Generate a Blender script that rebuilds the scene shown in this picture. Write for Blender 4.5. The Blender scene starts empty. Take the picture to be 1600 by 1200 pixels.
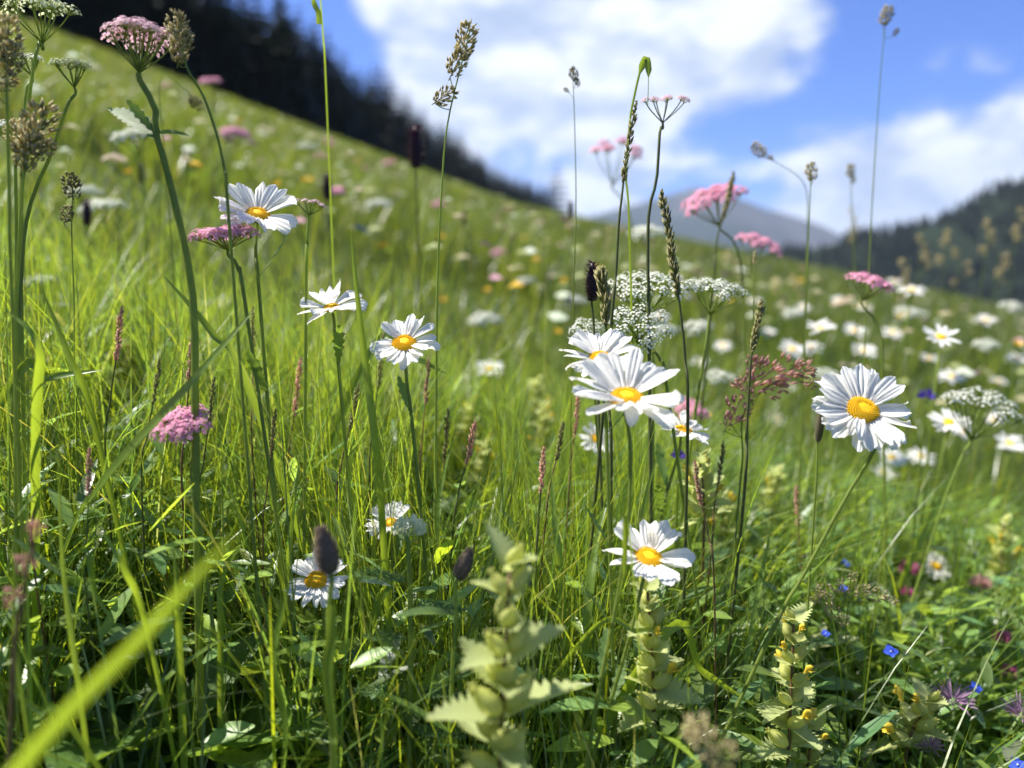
import bpy, math, random
import numpy as np
from mathutils import Vector, Matrix

# ------------------------------------------------------------------ camera, sky, sun
scene = bpy.context.scene
COL = scene.collection
FPX = 1202.0                      # focal length in photograph pixels (1600 wide)
PITCH = math.atan(170 / FPX)      # level horizon at photograph row 430
CAMZ = 0.47
CAM = Vector((0, 0, CAMZ))
cp, sp = math.cos(PITCH), math.sin(PITCH)

def ray(px, py):
    cx, cy = (px - 800) / FPX, (600 - py) / FPX
    return Vector((cx, cp + cy * sp, -sp + cy * cp))
def P(px, py, d):
    return CAM + ray(px, py) * d
def proj(pts):
    """world points (n,3) -> px, py, depth"""
    r = np.asarray(pts, float) - np.array(CAM)
    d = r[..., 1] * cp - r[..., 2] * sp
    cy = (r[..., 1] * sp + r[..., 2] * cp)
    dd = np.where(np.abs(d) < 1e-4, 1e-4, d)
    return 800 + FPX * r[..., 0] / dd, 600 - FPX * cy / dd, d

cam_d = bpy.data.cameras.new('camera')
cam = bpy.data.objects.new('camera', cam_d); COL.objects.link(cam)
cam.location = CAM
cam.rotation_euler = (math.pi / 2 - PITCH, 0, 0)
cam_d.sensor_width = 36
cam_d.lens = 36 * FPX / 1600
cam_d.clip_start = 0.02
cam_d.clip_end = 30000
cam_d.dof.use_dof = True
cam_d.dof.focus_distance = 0.52
cam_d.dof.aperture_fstop = 3.4
scene.camera = cam

SUN = Vector((-0.60, 0.20, 1.0)).normalized()
sun_el = math.asin(SUN.z)
sun_az = math.atan2(SUN.x, SUN.y)         # clockwise from +Y
sl = bpy.data.lights.new('sun', 'SUN')
sl.energy = 5.0; sl.angle = math.radians(0.53); sl.color = (1.0, 0.955, 0.88)
so = bpy.data.objects.new('sun', sl); COL.objects.link(so)
so.rotation_euler = (-SUN).to_track_quat('-Z', 'Y').to_euler()
so.location = (0, 0, 30)

world = bpy.data.worlds.new('World'); scene.world = world
world.use_nodes = True
wt = world.node_tree; wt.nodes.clear()
class NB:
    """tiny node builder"""
    def __init__(s, t): s.t = t
    def n(s, typ, ins=None, **kw):
        nd = s.t.nodes.new(typ)
        for k, v in kw.items(): setattr(nd, k, v)
        for k, v in (ins or {}).items():
            if isinstance(v, bpy.types.NodeSocket): s.t.links.new(v, nd.inputs[k])
            else: nd.inputs[k].default_value = v
        return nd
    def math(s, op, a, b=0.0, clamp=False):
        return s.n('ShaderNodeMath', {0: a, 1: b}, operation=op, use_clamp=clamp).outputs[0]
    def vmath(s, op, a, b):
        return s.n('ShaderNodeVectorMath', {0: a, 1: b}, operation=op)
    def ramp(s, fac, stops, interp='LINEAR'):
        r = s.n('ShaderNodeValToRGB', {'Fac': fac}); cr = r.color_ramp; cr.interpolation = interp
        while len(cr.elements) < len(stops): cr.elements.new(0.5)
        for e, (p, c) in zip(cr.elements, stops):
            e.position = p; e.color = (*c, 1) if len(c) == 3 else c
        return r.outputs['Color']
    def mix(s, fac, a, b, blend='MIX'):
        m = s.n('ShaderNodeMix', data_type='RGBA', blend_type=blend)
        for k, v in ((0, fac), (6, a), (7, b)):
            if isinstance(v, bpy.types.NodeSocket): s.t.links.new(v, m.inputs[k])
            else: m.inputs[k].default_value = v if k == 0 else (*v[:3], 1)
        return m.outputs[2]
    def smooth(s, v, lo, hi, a=0.0, b=1.0):
        return s.n('ShaderNodeMapRange', {0: v, 1: lo, 2: hi, 3: a, 4: b}, interpolation_type='SMOOTHSTEP').outputs[0]

W = NB(wt)
sky = W.n('ShaderNodeTexSky', sky_type='NISHITA')
sky.sun_disc = False
sky.sun_elevation = sun_el; sky.sun_rotation = sun_az
sky.altitude = 1600; sky.air_density = 1.0; sky.dust_density = 0.3; sky.ozone_density = 2.2
tc = W.n('ShaderNodeTexCoord')
dirv = W.vmath('NORMALIZE', tc.outputs['Generated'], (0, 0, 0)).outputs[0]
# clouds: flattened noise over the whole sky, with the big banks of the view as broad swellings
sc_v = W.vmath('MULTIPLY', dirv, (1.0, 1.0, 1.9)).outputs[0]
n1 = W.n('ShaderNodeTexNoise', {'Vector': sc_v, 'Scale': 4.6, 'Detail': 7.0, 'Roughness': 0.52, 'Distortion': 0.25}).outputs['Fac']
n2 = W.n('ShaderNodeTexNoise', {'Vector': sc_v, 'Scale': 9.0, 'Detail': 5.0, 'Roughness': 0.5}).outputs['Fac']
n3 = W.n('ShaderNodeTexNoise', {'Vector': sc_v, 'Scale': 17.0, 'Detail': 6.0, 'Roughness': 0.55, 'Distortion': 0.4}).outputs['Fac']
dens = W.math('ADD', W.math('SUBTRACT', n1, 0.20), W.math('MULTIPLY', n3, 0.28))
CLOUDS = [  # photograph pixel, radius (degrees), amount
    (800, 110, 13, .21), (640, 40, 9, .10), (930, 60, 9, .11), (760, 170, 8, .08), (980, 180, 8, .10), (1190, 35, 7, .13),
    (1480, 260, 9, .20), (1330, 310, 8, .15), (1600, 190, 9, .15), (950, 320, 5, .12), (1120, 120, 6, .05),
    (1290, 150, 4, .07), (1500, 40, 11, -.17), (1220, 230, 5, -.06), (860, 272, 5, -.10), (1330, 60, 4, .06),
    (760, 235, 4, -.08), (460, 15, 6, -.17), (1400, 110, 5, -.05), (1170, 90, 4, -.02)]
for px, py, rad, amt in CLOUDS:
    v = ray(px, py).normalized()
    dt = W.vmath('DOT_PRODUCT', dirv, tuple(v)).outputs['Value']
    dens = W.math('ADD', dens, W.smooth(dt, math.cos(math.radians(rad)), 1.0, 0.0, amt))
cov = W.smooth(dens, 0.46, 0.67)
shade = W.math('ADD', W.math('ADD', W.math('MULTIPLY', n2, 0.75), W.math('MULTIPLY', n3, 0.45)), W.math('MULTIPLY', cov, 0.10))
ccol = W.ramp(shade, [(0.48, (0.20, 0.26, 0.38)), (0.64, (0.31, 0.36, 0.45)), (0.80, (0.55, 0.57, 0.60))])
skyc = W.vmath('MULTIPLY', sky.outputs[0], (0.029, 0.049, 0.094)).outputs[0]
covm = W.math('MULTIPLY', cov, 0.92)
final = W.mix(covm, skyc, ccol)
bg = W.n('ShaderNodeBackground', {'Color': final, 'Strength': 1.0})
wo = W.n('ShaderNodeOutputWorld', {'Surface': bg.outputs[0]})

vs = scene.view_settings
vs.view_transform = 'Standard'; vs.look = 'None'; vs.gamma = 1.0; vs.use_curve_mapping = False
vs.exposure = 1.08
cy_ = scene.cycles
cy_.use_denoising = True
cy_.max_bounces = 7; cy_.diffuse_bounces = 3; cy_.glossy_bounces = 2; cy_.transmission_bounces = 5; cy_.transparent_max_bounces = 6
cy_.sample_clamp_indirect = 6.0
cy_.caustics_reflective = False; cy_.caustics_refractive = False

rng = np.random.default_rng(11)
random.seed(11)
R = random.uniform

# ------------------------------------------------------------------ materials
MATS = {}
def new_mat(name):
    m = bpy.data.materials.new(name); m.use_nodes = True
    m.node_tree.nodes.clear(); MATS[name] = m
    return m, NB(m.node_tree)

def plant_mat(name, col, trans=None, tfac=0.4, rough=0.45, spec=0.4, var=0.25, nscale=60, tint=False, bump=0.0, stripes=None, dry=None):
    """thin plant tissue: gloss + diffuse reflection + light shining through"""
    m, b = new_mat(name)
    trans = trans or tuple(min(1, c * 1.5) for c in col)
    oi = b.n('ShaderNodeObjectInfo')
    tco = b.n('ShaderNodeTexCoord')
    nz = b.n('ShaderNodeTexNoise', {'Vector': tco.outputs['Object'], 'Scale': nscale, 'Detail': 3.0})
    k = b.math('ADD', b.math('MULTIPLY', nz.outputs['Fac'], var * 2), 1 - var)
    k = b.math('MULTIPLY', k, b.math('ADD', b.math('MULTIPLY', oi.outputs['Random'], var), 1 - var / 2))
    vk = b.n('ShaderNodeCombineXYZ', {0: k, 1: k, 2: k}).outputs[0]
    c1 = b.vmath('MULTIPLY', vk, col).outputs[0]
    c2 = b.vmath('MULTIPLY', vk, trans).outputs[0]
    if tint:
        at = b.n('ShaderNodeAttribute', attribute_name='tint').outputs['Color']
        c1 = b.vmath('MULTIPLY', c1, at).outputs[0]
        c2 = b.vmath('MULTIPLY', c2, at).outputs[0]
    if dry:
        n3 = b.n('ShaderNodeTexNoise', {'Vector': tco.outputs['Object'], 'Scale': dry[1], 'Detail': 4.0}).outputs['Fac']
        f = b.smooth(n3, 0.55, 0.72)
        c1 = b.mix(f, c1, dry[0]); c2 = b.mix(f, c2, dry[0])
    ins = {'Base Color': c1, 'Roughness': rough, 'Specular IOR Level': spec}
    if bump:
        nb = b.n('ShaderNodeTexNoise', {'Vector': tco.outputs['Object'], 'Scale': nscale * 4, 'Detail': 3.0})
        bp = b.n('ShaderNodeBump', {'Height': nb.outputs['Fac'], 'Strength': bump, 'Distance': 0.001})
        ins['Normal'] = bp.outputs[0]
    pb = b.n('ShaderNodeBsdfPrincipled', ins)
    if tfac > 0:
        tr = b.n('ShaderNodeBsdfTranslucent', {'Color': c2})
        out = b.n('ShaderNodeMixShader', {0: tfac, 1: pb.outputs[0], 2: tr.outputs[0]}).outputs[0]
    else: out = pb.outputs[0]
    b.n('ShaderNodeOutputMaterial', {'Surface': out})
    return m

plant_mat('grass', (0.120, 0.190, 0.028), (0.43, 0.57, 0.040), 0.47, 0.32, 0.5, 0.15, 12, tint=True)
plant_mat('blade', (0.13, 0.20, 0.03), (0.46, 0.60, 0.035), 0.45, 0.33, 0.5, 0.22, 60)
plant_mat('stalk', (0.22, 0.28, 0.06), (0.46, 0.56, 0.08), 0.42, 0.5, 0.25, 0.22, 80)
plant_mat('dark_stalk', (0.11, 0.125, 0.04), (0.18, 0.2, 0.05), 0.15, 0.55, 0.2, 0.25, 80)
plant_mat('brown_stalk', (0.17, 0.10, 0.045), (0.25, 0.15, 0.05), 0.15, 0.55, 0.3, 0.3, 60)
plant_mat('forb', (0.14, 0.215, 0.05), (0.44, 0.60, 0.07), 0.38, 0.36, 0.5, 0.22, 40, tint=True, bump=0.25)
plant_mat('leaf', (0.10, 0.18, 0.04), (0.34, 0.50, 0.05), 0.36, 0.38, 0.5, 0.3, 50, bump=0.35)
plant_mat('fern', (0.12, 0.20, 0.06), (0.32, 0.48, 0.08), 0.35, 0.45, 0.4, 0.25, 60)
plant_mat('petal', (0.90, 0.885, 0.83), (0.93, 0.91, 0.80), 0.38, 0.5, 0.3, 0.03, 90, bump=0.12)
plant_mat('disc', (0.86, 0.53, 0.015), (0.86, 0.55, 0.02), 0.08, 0.6, 0.2, 0.16, 500)
plant_mat('umbel_white', (0.88, 0.88, 0.80), (0.88, 0.9, 0.74), 0.42, 0.6, 0.2, 0.08, 200)
plant_mat('umbel_pink', (0.80, 0.40, 0.54), (0.95, 0.52, 0.66), 0.5, 0.6, 0.2, 0.22, 200)
plant_mat('umbel_pale_pink', (0.78, 0.54, 0.60), (0.9, 0.6, 0.68), 0.42, 0.6, 0.2, 0.22, 200)
plant_mat('umbel_green', (0.78, 0.79, 0.55), (0.8, 0.84, 0.5), 0.5, 0.6, 0.2, 0.15, 200)
plant_mat('bract', (0.56, 0.62, 0.26), (0.78, 0.84, 0.30), 0.48, 0.5, 0.3, 0.2, 120, bump=0.4)
plant_mat('calyx', (0.56, 0.58, 0.18), (0.76, 0.78, 0.22), 0.42, 0.5, 0.3, 0.2, 140, bump=0.3)
plant_mat('corolla', (0.82, 0.62, 0.06), (0.85, 0.65, 0.08), 0.25, 0.5, 0.3, 0.12, 100)
plant_mat('straw', (0.58, 0.50, 0.27), (0.72, 0.62, 0.3), 0.42, 0.6, 0.3, 0.35, 200)
plant_mat('olive_seed', (0.27, 0.25, 0.10), (0.42, 0.38, 0.13), 0.35, 0.6, 0.3, 0.4, 250)
plant_mat('rust_seed', (0.60, 0.36, 0.29), (0.80, 0.50, 0.40), 0.5, 0.6, 0.3, 0.35, 200)
plant_mat('dark_seed', (0.17, 0.15, 0.09), (0.26, 0.22, 0.12), 0.25, 0.7, 0.2, 0.4, 300)
plant_mat('plantain', (0.16, 0.125, 0.09), (0.22, 0.16, 0.1), 0.15, 0.8, 0.2, 0.35, 400)
plant_mat('plantain_hair', (0.40, 0.31, 0.24), (0.55, 0.42, 0.32), 0.5, 0.6, 0.3, 0.3, 200)
plant_mat('orchid', (0.035, 0.012, 0.022), (0.06, 0.01, 0.03), 0.15, 0.5, 0.4, 0.4, 200)
plant_mat('clover_pink', (0.55, 0.16, 0.30), (0.65, 0.2, 0.36), 0.3, 0.55, 0.3, 0.25, 200)
plant_mat('thistle_mauve', (0.36, 0.22, 0.33), (0.45, 0.28, 0.4), 0.3, 0.6, 0.3, 0.35, 200)
plant_mat('blue_petal', (0.055, 0.11, 0.62), (0.08, 0.14, 0.7), 0.25, 0.5, 0.3, 0.15, 100)
plant_mat('violet_petal', (0.10, 0.07, 0.36), (0.14, 0.08, 0.45), 0.25, 0.5, 0.3, 0.2, 100)
plant_mat('buttercup', (0.80, 0.50, 0.012), (0.8, 0.5, 0.02), 0.2, 0.35, 0.5, 0.1, 100)
plant_mat('needles', (0.010, 0.020, 0.010), (0.03, 0.055, 0.015), 0.12, 0.6, 0.2, 0.35, 0.4)
plant_mat('bark', (0.06, 0.045, 0.035), None, 0.0, 0.9, 0.1, 0.3, 6)
plant_mat('distant_bloom', (0.8, 0.8, 0.8), (0.7, 0.7, 0.7), 0.25, 0.6, 0.2, 0.05, 40, tint=True)

def soil_mat():
    m, b = new_mat('meadow_soil')
    t = b.n('ShaderNodeTexCoord').outputs['Object']
    a = b.n('ShaderNodeTexNoise', {'Vector': t, 'Scale': 14.0, 'Detail': 8.0, 'Roughness': 0.65}).outputs['Fac']
    a2 = b.n('ShaderNodeTexNoise', {'Vector': t, 'Scale': 0.35, 'Detail': 5.0}).outputs['Fac']
    c = b.ramp(a, [(0.3, (0.020, 0.026, 0.010)), (0.5, (0.045, 0.075, 0.018)), (0.7, (0.085, 0.12, 0.032))])
    c2 = b.ramp(a2, [(0.35, (0.8, 0.9, 0.8)), (0.65, (1.25, 1.1, 0.9))])
    c = b.mix(1.0, c, c2, 'MULTIPLY')
    bp = b.n('ShaderNodeBump', {'Height': a, 'Strength': 0.8, 'Distance': 0.02})
    pb = b.n('ShaderNodeBsdfPrincipled', {'Base Color': c, 'Roughness': 0.9, 'Normal': bp.outputs[0]})
    b.n('ShaderNodeOutputMaterial', {'Surface': pb.outputs[0]})
soil_mat()
def hill_mat(name, dark, light, scale, rock=None):
    m, b = new_mat(name)
    t = b.n('ShaderNodeTexCoord').outputs['Object']
    a = b.n('ShaderNodeTexNoise', {'Vector': t, 'Scale': scale, 'Detail': 9.0, 'Roughness': 0.7}).outputs['Fac']
    c = b.ramp(a, [(0.35, dark), (0.65, light)])
    if rock:
        a2 = b.n('ShaderNodeTexNoise', {'Vector': t, 'Scale': scale * 0.25, 'Detail': 6.0}).outputs['Fac']
        c = b.mix(b.smooth(a2, 0.48, 0.6), c, rock)
    pb = b.n('ShaderNodeBsdfPrincipled', {'Base Color': c, 'Roughness': 0.95, 'Specular IOR Level': 0.1})
    b.n('ShaderNodeOutputMaterial', {'Surface': pb.outputs[0]})
hill_mat('forest_hill', (0.008, 0.015, 0.009), (0.020, 0.032, 0.015), 0.03)
hill_mat('mountain_rock', (0.018, 0.028, 0.022), (0.035, 0.045, 0.032), 0.004, (0.075, 0.075, 0.075))

# ------------------------------------------------------------------ mesh helpers
def mk(name, V, F, mats, fm=None, smooth=True):
    me = bpy.data.meshes.new(name)
    me.from_pydata([tuple(v) for v in V], [], F)
    for mm in ([mats] if isinstance(mats, str) else mats): me.materials.append(MATS[mm])
    if fm is not None: me.polygons.foreach_set('material_index', fm)
    if smooth: me.polygons.foreach_set('use_smooth', [True] * len(me.polygons))
    me.update()
    return me
def link(name, me, parent=None, mat=None):
    o = bpy.data.objects.new(name, me); COL.objects.link(o)
    if parent is not None: o.parent = parent
    if mat is not None: o.matrix_basis = mat
    return o
def tag(o, label, cat, group=None, kind=None):
    o['label'] = label; o['category'] = cat
    if group: o['group'] = group
    if kind: o['kind'] = kind
    return o
def thing(name, label, cat, loc, group=None):
    o = bpy.data.objects.new(name, None); COL.objects.link(o)
    o.location = loc; o.empty_display_size = 0.02
    return tag(o, label, cat, group)

class MB:
    """collects shapes into one mesh"""
    def __init__(s): s.V = []; s.F = []; s.m = []
    def add(s, V, F, mi=0):
        k = len(s.V); s.V += [tuple(v) for v in V]; s.F += [tuple(i + k for i in f) for f in F]; s.m += [mi] * len(F)
    def tube(s, pts, rad, n=6, mi=0, cap=True):
        pts = [Vector(p) for p in pts]; N = len(pts); k = len(s.V)
        rad = rad if hasattr(rad, '__len__') else [rad] * N
        ref = None
        for i, p in enumerate(pts):
            t = (pts[min(i + 1, N - 1)] - pts[max(i - 1, 0)]).normalized()
            if ref is None:
                ref = t.orthogonal().normalized()
            u = (ref - t * ref.dot(t)).normalized(); ref = u; w = t.cross(u)
            for j in range(n):
                a = 2 * math.pi * j / n
                s.V.append(tuple(p + (u * math.cos(a) + w * math.sin(a)) * rad[i]))
        for i in range(N - 1):
            for j in range(n):
                a, b2 = k + i * n + j, k + i * n + (j + 1) % n
                s.F.append((a, b2, b2 + n, a + n)); s.m.append(mi)
        if cap:
            s.F.append(tuple(k + (N - 1) * n + j for j in range(n))); s.m.append(mi)
    def spindle(s, p, d, L, r, mi=0, n=4, pos=0.4):
        d = Vector(d).normalized(); u = d.orthogonal().normalized(); w = d.cross(u); p = Vector(p); k = len(s.V)
        s.V.append(tuple(p))
        for j in range(n):
            a = 2 * math.pi * j / n
            s.V.append(tuple(p + d * L * pos + (u * math.cos(a) + w * math.sin(a)) * r))
        s.V.append(tuple(p + d * L))
        for j in range(n):
            s.F.append((k, k + 1 + (j + 1) % n, k + 1 + j)); s.F.append((k + n + 1, k + 1 + j, k + 1 + (j + 1) % n)); s.m += [mi, mi]
    def ball(s, c, r, mi=0, nu=6, nv=4, sq=(1, 1, 1)):
        k = len(s.V); c = Vector(c)
        for i in range(nv + 1):
            th = math.pi * i / nv
            for j in range(nu):
                a = 2 * math.pi * j / nu
                s.V.append((c.x + r * sq[0] * math.sin(th) * math.cos(a), c.y + r * sq[1] * math.sin(th) * math.sin(a), c.z + r * sq[2] * math.cos(th)))
        for i in range(nv):
            for j in range(nu):
                a, b2 = k + i * nu + j, k + i * nu + (j + 1) % nu
                s.F.append((a, a + nu, b2 + nu, b2)); s.m.append(mi)
    def leafcard(s, p, d, nrm, L, w, mi=0, bend=0.0, prof=(0.25, 0.85, 1.0, 0.75, 0.0)):
        """small curved leaf made of a few quads"""
        p = Vector(p); d = Vector(d).normalized(); nrm = Vector(nrm); nrm = (nrm - d * nrm.dot(d)).normalized(); x = d.cross(nrm)
        k = len(s.V); n = len(prof)
        for i, q in enumerate(prof):
            t = i / (n - 1)
            c = p + d * L * t + nrm * bend * L * t * t
            s.V.append(tuple(c - x * w * q * .5)); s.V.append(tuple(c - nrm * w * q * .12)); s.V.append(tuple(c + x * w * q * .5))
        for i in range(n - 1):
            a = k + 3 * i
            s.F.append((a, a + 1, a + 4, a + 3)); s.F.append((a + 1, a + 2, a + 5, a + 4)); s.m += [mi, mi]
    def build(s, name, mats, smooth=True):
        return mk(name, s.V, s.F, mats, s.m if not isinstance(mats, str) else None, smooth)

def spline(pts, n):
    """Catmull-Rom through points"""
    p = [Vector(q) for q in pts]
    p = [p[0] * 2 - p[1]] + p + [p[-1] * 2 - p[-2]]
    out = []; S = len(p) - 3
    for i in range(n):
        t = i / (n - 1) * S; k = min(int(t), S - 1); t -= k
        a, b, c, d = p[k:k + 4]
        out.append(0.5 * ((2 * b) + (c - a) * t + (2 * a - 5 * b + 4 * c - d) * t * t + (3 * b - a - 3 * c + d) * t ** 3))
    return out

# ------------------------------------------------------------------ terrain
def gz(x, y):
    x = np.asarray(x, float); y = np.asarray(y, float)
    lc = np.abs(x) + np.log1p(np.exp(-2 * np.abs(x))) - math.log(2)
    z = -0.285 * x + 0.085 * lc + 0.093 * np.maximum(y, -2)
    z = z + 0.02 * np.sin(x * 3.1 + 1) * np.sin(y * 2.3) * np.minimum(1, (x * x + y * y) ** .5)
    r = np.sqrt(x * x + y * y)
    u = x / np.maximum(y, 1.0)
    edge = np.interp(u, [-.6, -.25, -.05, .03, .12, .4, .8], [400, 400, 380, 330, 95, 48, 40])
    over = np.maximum(0, y - edge)
    z = z - np.minimum(over * 0.55, 30 + 0.12 * over)
    return z
def G(x, y): return float(gz(x, y))
def on_ground(x, y, dz=0.0): return Vector((x, y, G(x, y) + dz))

def build_ground():
    na, nr = 140, 150
    ang = np.linspace(0, 2 * math.pi, na, endpoint=False)
    rr = np.concatenate([[0.0], np.geomspace(0.12, 7000, nr)])
    V = []
    for r in rr:
        for a in ang:
            x, y = r * math.sin(a), r * math.cos(a)
            V.append((x, y, float(gz(x, y)) if r < 900 else max(-260, float(gz(x * 900 / r, y * 900 / r)) - (r - 900) * .05)))
    F = []
    for i in range(nr):
        for j in range(na):
            a, b = i * na + j, i * na + (j + 1) % na
            F.append((a, b, b + na, a + na))
    o = link('ground', mk('ground', V, F, 'meadow_soil'))
    o['kind'] = 'structure'; o['label'] = 'sloping meadow ground under the grass'
build_ground()

def ridge(name, label, sky_pts, dist, depth, drop, mat, rough, seed):
    """a hill: skyline crest with a front slope, a back slope and gullies"""
    rg = np.random.default_rng(seed)
    xs = np.array([q[0] for q in sky_pts], float); ys = np.array([q[1] for q in sky_pts], float)
    n = 160; px = np.linspace(xs[0], xs[-1], n); py = np.interp(px, xs, ys)
    ph = rg.uniform(0, 6.28, 24); am = rg.uniform(.4, 1, 24) / np.arange(1, 25) ** .8
    V = []; rows = 26
    for r in range(rows):
        t = -0.5 + 1.5 * r / (rows - 1)          # behind crest .. foot in front
        for i in range(n):
            c = P(px[i], py[i], dist)
            s = px[i] / 60.0
            k = sum(am[q] * math.sin(s * (q + 1) * .7 + ph[q] + t * 2.2 * math.sin(q)) for q in range(24))
            y = c.y - t * depth
            z = c.z - abs(t) ** 1.15 * drop + rough * k * (0.25 + min(1, abs(t) * 2))
            x = c.x + t * depth * .1 * math.sin(s)
            V.append((x, y, z))
    F = [(r * n + i, r * n + i + 1, (r + 1) * n + i + 1, (r + 1) * n + i) for r in range(rows - 1) for i in range(n - 1)]
    o = link(name, mk(name, V, F, mat)); o['kind'] = 'structure'; o['label'] = label
    return np.array(V).reshape(rows, n, 3)
ridge('mountain', 'distant bare mountain beyond the valley', [(700, 400), (860, 352), (960, 325), (1030, 305), (1085, 288), (1130, 300), (1190, 322), (1260, 345), (1330, 372), (1430, 392), (1600, 410), (1900, 420)], 3600, 1500, 700, 'mountain_rock', 14, 4)
HILL = ridge('wooded_hill', 'dark wooded hill rising across the valley', [(1060, 470), (1130, 432), (1200, 402), (1270, 386), (1330, 372), (1390, 360), (1440, 350), (1480, 338), (1530, 308), (1580, 284), (1640, 262), (1760, 225), (1950, 190)], 520, 330, 190, 'forest_hill', 2.2, 9)

def hill_wood():
    b = MB(); rg = random.Random(6)
    rows, n, _ = HILL.shape
    for k in range(5200):
        r0 = rg.uniform(3, rows - 8); c0 = rg.uniform(0, n - 2)
        if math.sin(r0 * .9 + math.sin(c0 * .12) * 2) + math.sin(c0 * .21 + r0 * .3) < -.9: continue
        i, j = int(r0), int(c0); fr, fc = r0 - i, c0 - j
        p = HILL[i, j] * (1 - fr) * (1 - fc) + HILL[i + 1, j] * fr * (1 - fc) + HILL[i, j + 1] * (1 - fr) * fc + HILL[i + 1, j + 1] * fr * fc
        h = rg.uniform(5, 11)
        b.spindle(p - np.array((0, 0, .4)), (rg.uniform(-.04, .04), 0, 1), h, h * .2, 0, 5, .25)
    o = link('far_wood', b.build('far_wood', 'needles', False))
    tag(o, 'dense dark forest covering the far hill across the valley', 'forest', kind='stuff')
hill_wood()

# ------------------------------------------------------------------ plants: shared pieces
OCC = []            # (px, py, rx, ry, depth): blooms that loose grass must not grow in front of
def keep(px, py, rx, ry, d): OCC.append((px, py, rx, ry, d))

def petal_mesh(seed, w=0.25, bend=0.0, tw=0.0):
    rg = random.Random(seed); w *= .88
    nu, nv = 13, 9
    cut = [.05 * rg.random() * (1 if j % 4 == 2 else .5) for j in range(nu)]
    V = []
    for i in range(nv):
        t = i / (nv - 1)
        wd = w * (0.42 + 0.58 * min(1, t / .42) ** .8)
        if t > .8: wd *= 1 - .42 * ((t - .8) / .2) ** 2
        for j in range(nu):
            s = j / (nu - 1) * 2 - 1
            x = t * (1 - (.10 * s * s + cut[j] * (1 if t > .95 else 0)) * t ** 4)
            z = bend * t * t + .026 * math.cos(s * 3.2 * math.pi) * min(1, t * 4) * (1 - .5 * t) - .05 * (1 - s * s) * .6 + tw * s * t * t * .12
            V.append((x, s * wd / 2, z))
    F = [(i * nu + j, i * nu + j + 1, (i + 1) * nu + j + 1, (i + 1) * nu + j) for i in range(nv - 1) for j in range(nu - 1)]
    return mk('petal', V, F, 'petal')
PETALS = [petal_mesh(i, w, b, t) for i, (w, b, t) in enumerate([(.29, -.06, 0), (.32, -.10, .6), (.27, .02, -.5), (.31, -.16, .9), (.26, -.03, -1.2), (.34, -.08, .3), (.26, -.24, .5), (.29, .09, 0)])]

def disc_mesh():
    b = MB()
    b.ball((0, 0, 0), 0.93, nu=18, nv=10, sq=(1, 1, .42))
    N = 210
    for i in range(N):
        r = math.sqrt((i + .5) / N) * .97; a = i * 2.39996
        z = .42 * math.sqrt(max(0, 1 - r * r)) + .0 - (.10 if r < .33 else 0)
        q = .062 if r > .45 else .045
        b.ball((r * math.cos(a), r * math.sin(a), z), q, nu=5, nv=3, sq=(1, 1, 1.25))
    return b.build('flower_disc', 'disc')
DISC = disc_mesh()
def far_disc_mesh():
    b = MB(); b.ball((0, 0, 0.02), 1, nu=10, nv=6, sq=(1, 1, .45)); return b.build('far_disc', 'disc')
FDISC = far_disc_mesh()
def ring_mesh(seed):
    rg = random.Random(seed); b = MB(); n = rg.randint(17, 22)
    for i in range(n):
        a = 2 * math.pi * i / n + rg.uniform(-.08, .08); up = rg.uniform(-.15, .35)
        d = Vector((math.cos(a), math.sin(a), up))
        b.leafcard(d * .24, d, (0, 0, 1), .76 * rg.uniform(.85, 1.05), .24, bend=rg.uniform(-.2, .05), prof=(.5, .9, 1, .9, .45))
    return b.build('petal_ring', 'petal')
RINGS = [ring_mesh(i) for i in range(4)]
def involucre_mesh():
    b = MB()
    b.tube([(0, 0, -.30), (0, 0, -.2), (0, 0, -.1), (0, 0, -.02)], [.12, .62, .98, 1.05], 12)
    return b.build('involucre', 'stalk')
INVOL = involucre_mesh()
def toothed_leaf(name, mat, L=1.0, w=.3, teeth=7, depth=.35, fold=.12, bend=-.25, base=.15, peak=.45):
    """long leaf with a saw-toothed rim, folded along the midrib"""
    V = []; n = teeth * 2 + 1
    for i in range(n):
        t = i / (n - 1)
        e = (base + (1 - base) * math.sin(math.pi * min(1, t / (2 * peak)) if t < peak else math.pi / 2)) if t < peak else math.cos((t - peak) / (1 - peak) * math.pi / 2) ** .8
        q = w * e * (1 if i % 2 else 1 - depth)
        z = bend * t * t
        V += [(t * L + (.02 if i % 2 else 0), -q, z + fold * q), (t * L, -q * .5, z + fold * q * .3 + .012 * (i % 2)), (t * L, 0, z - fold * w * .15), (t * L, q * .5, z + fold * q * .3 + .012 * (i % 2)), (t * L + (.02 if i % 2 else 0), q, z + fold * q)]
    F = [(i * 5 + j, i * 5 + j + 1, i * 5 + j + 6, i * 5 + j + 5) for i in range(n - 1) for j in range(4)]
    return mk(name, V, F, mat)
DAISY_LEAF = toothed_leaf('daisy_leaf', 'leaf', 1, .13, 6, .45, .2, .1, .2, .65)
def frame(x, z):
    """matrix whose X axis is x and Z axis close to z"""
    x = Vector(x).normalized(); z = Vector(z); z = (z - x * z.dot(x))
    z = z.normalized() if z.length > 1e-6 else x.orthogonal().normalized(); y = z.cross(x)
    return Matrix(((x.x, y.x, z.x, 0), (x.y, y.y, z.y, 0), (x.z, y.z, z.z, 0), (0, 0, 0, 1)))
def TRS(loc, rot, s):
    s = (s, s, s) if not hasattr(s, '__len__') else s
    return Matrix.Translation(loc) @ rot @ Matrix.Diagonal((*s, 1))

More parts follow.
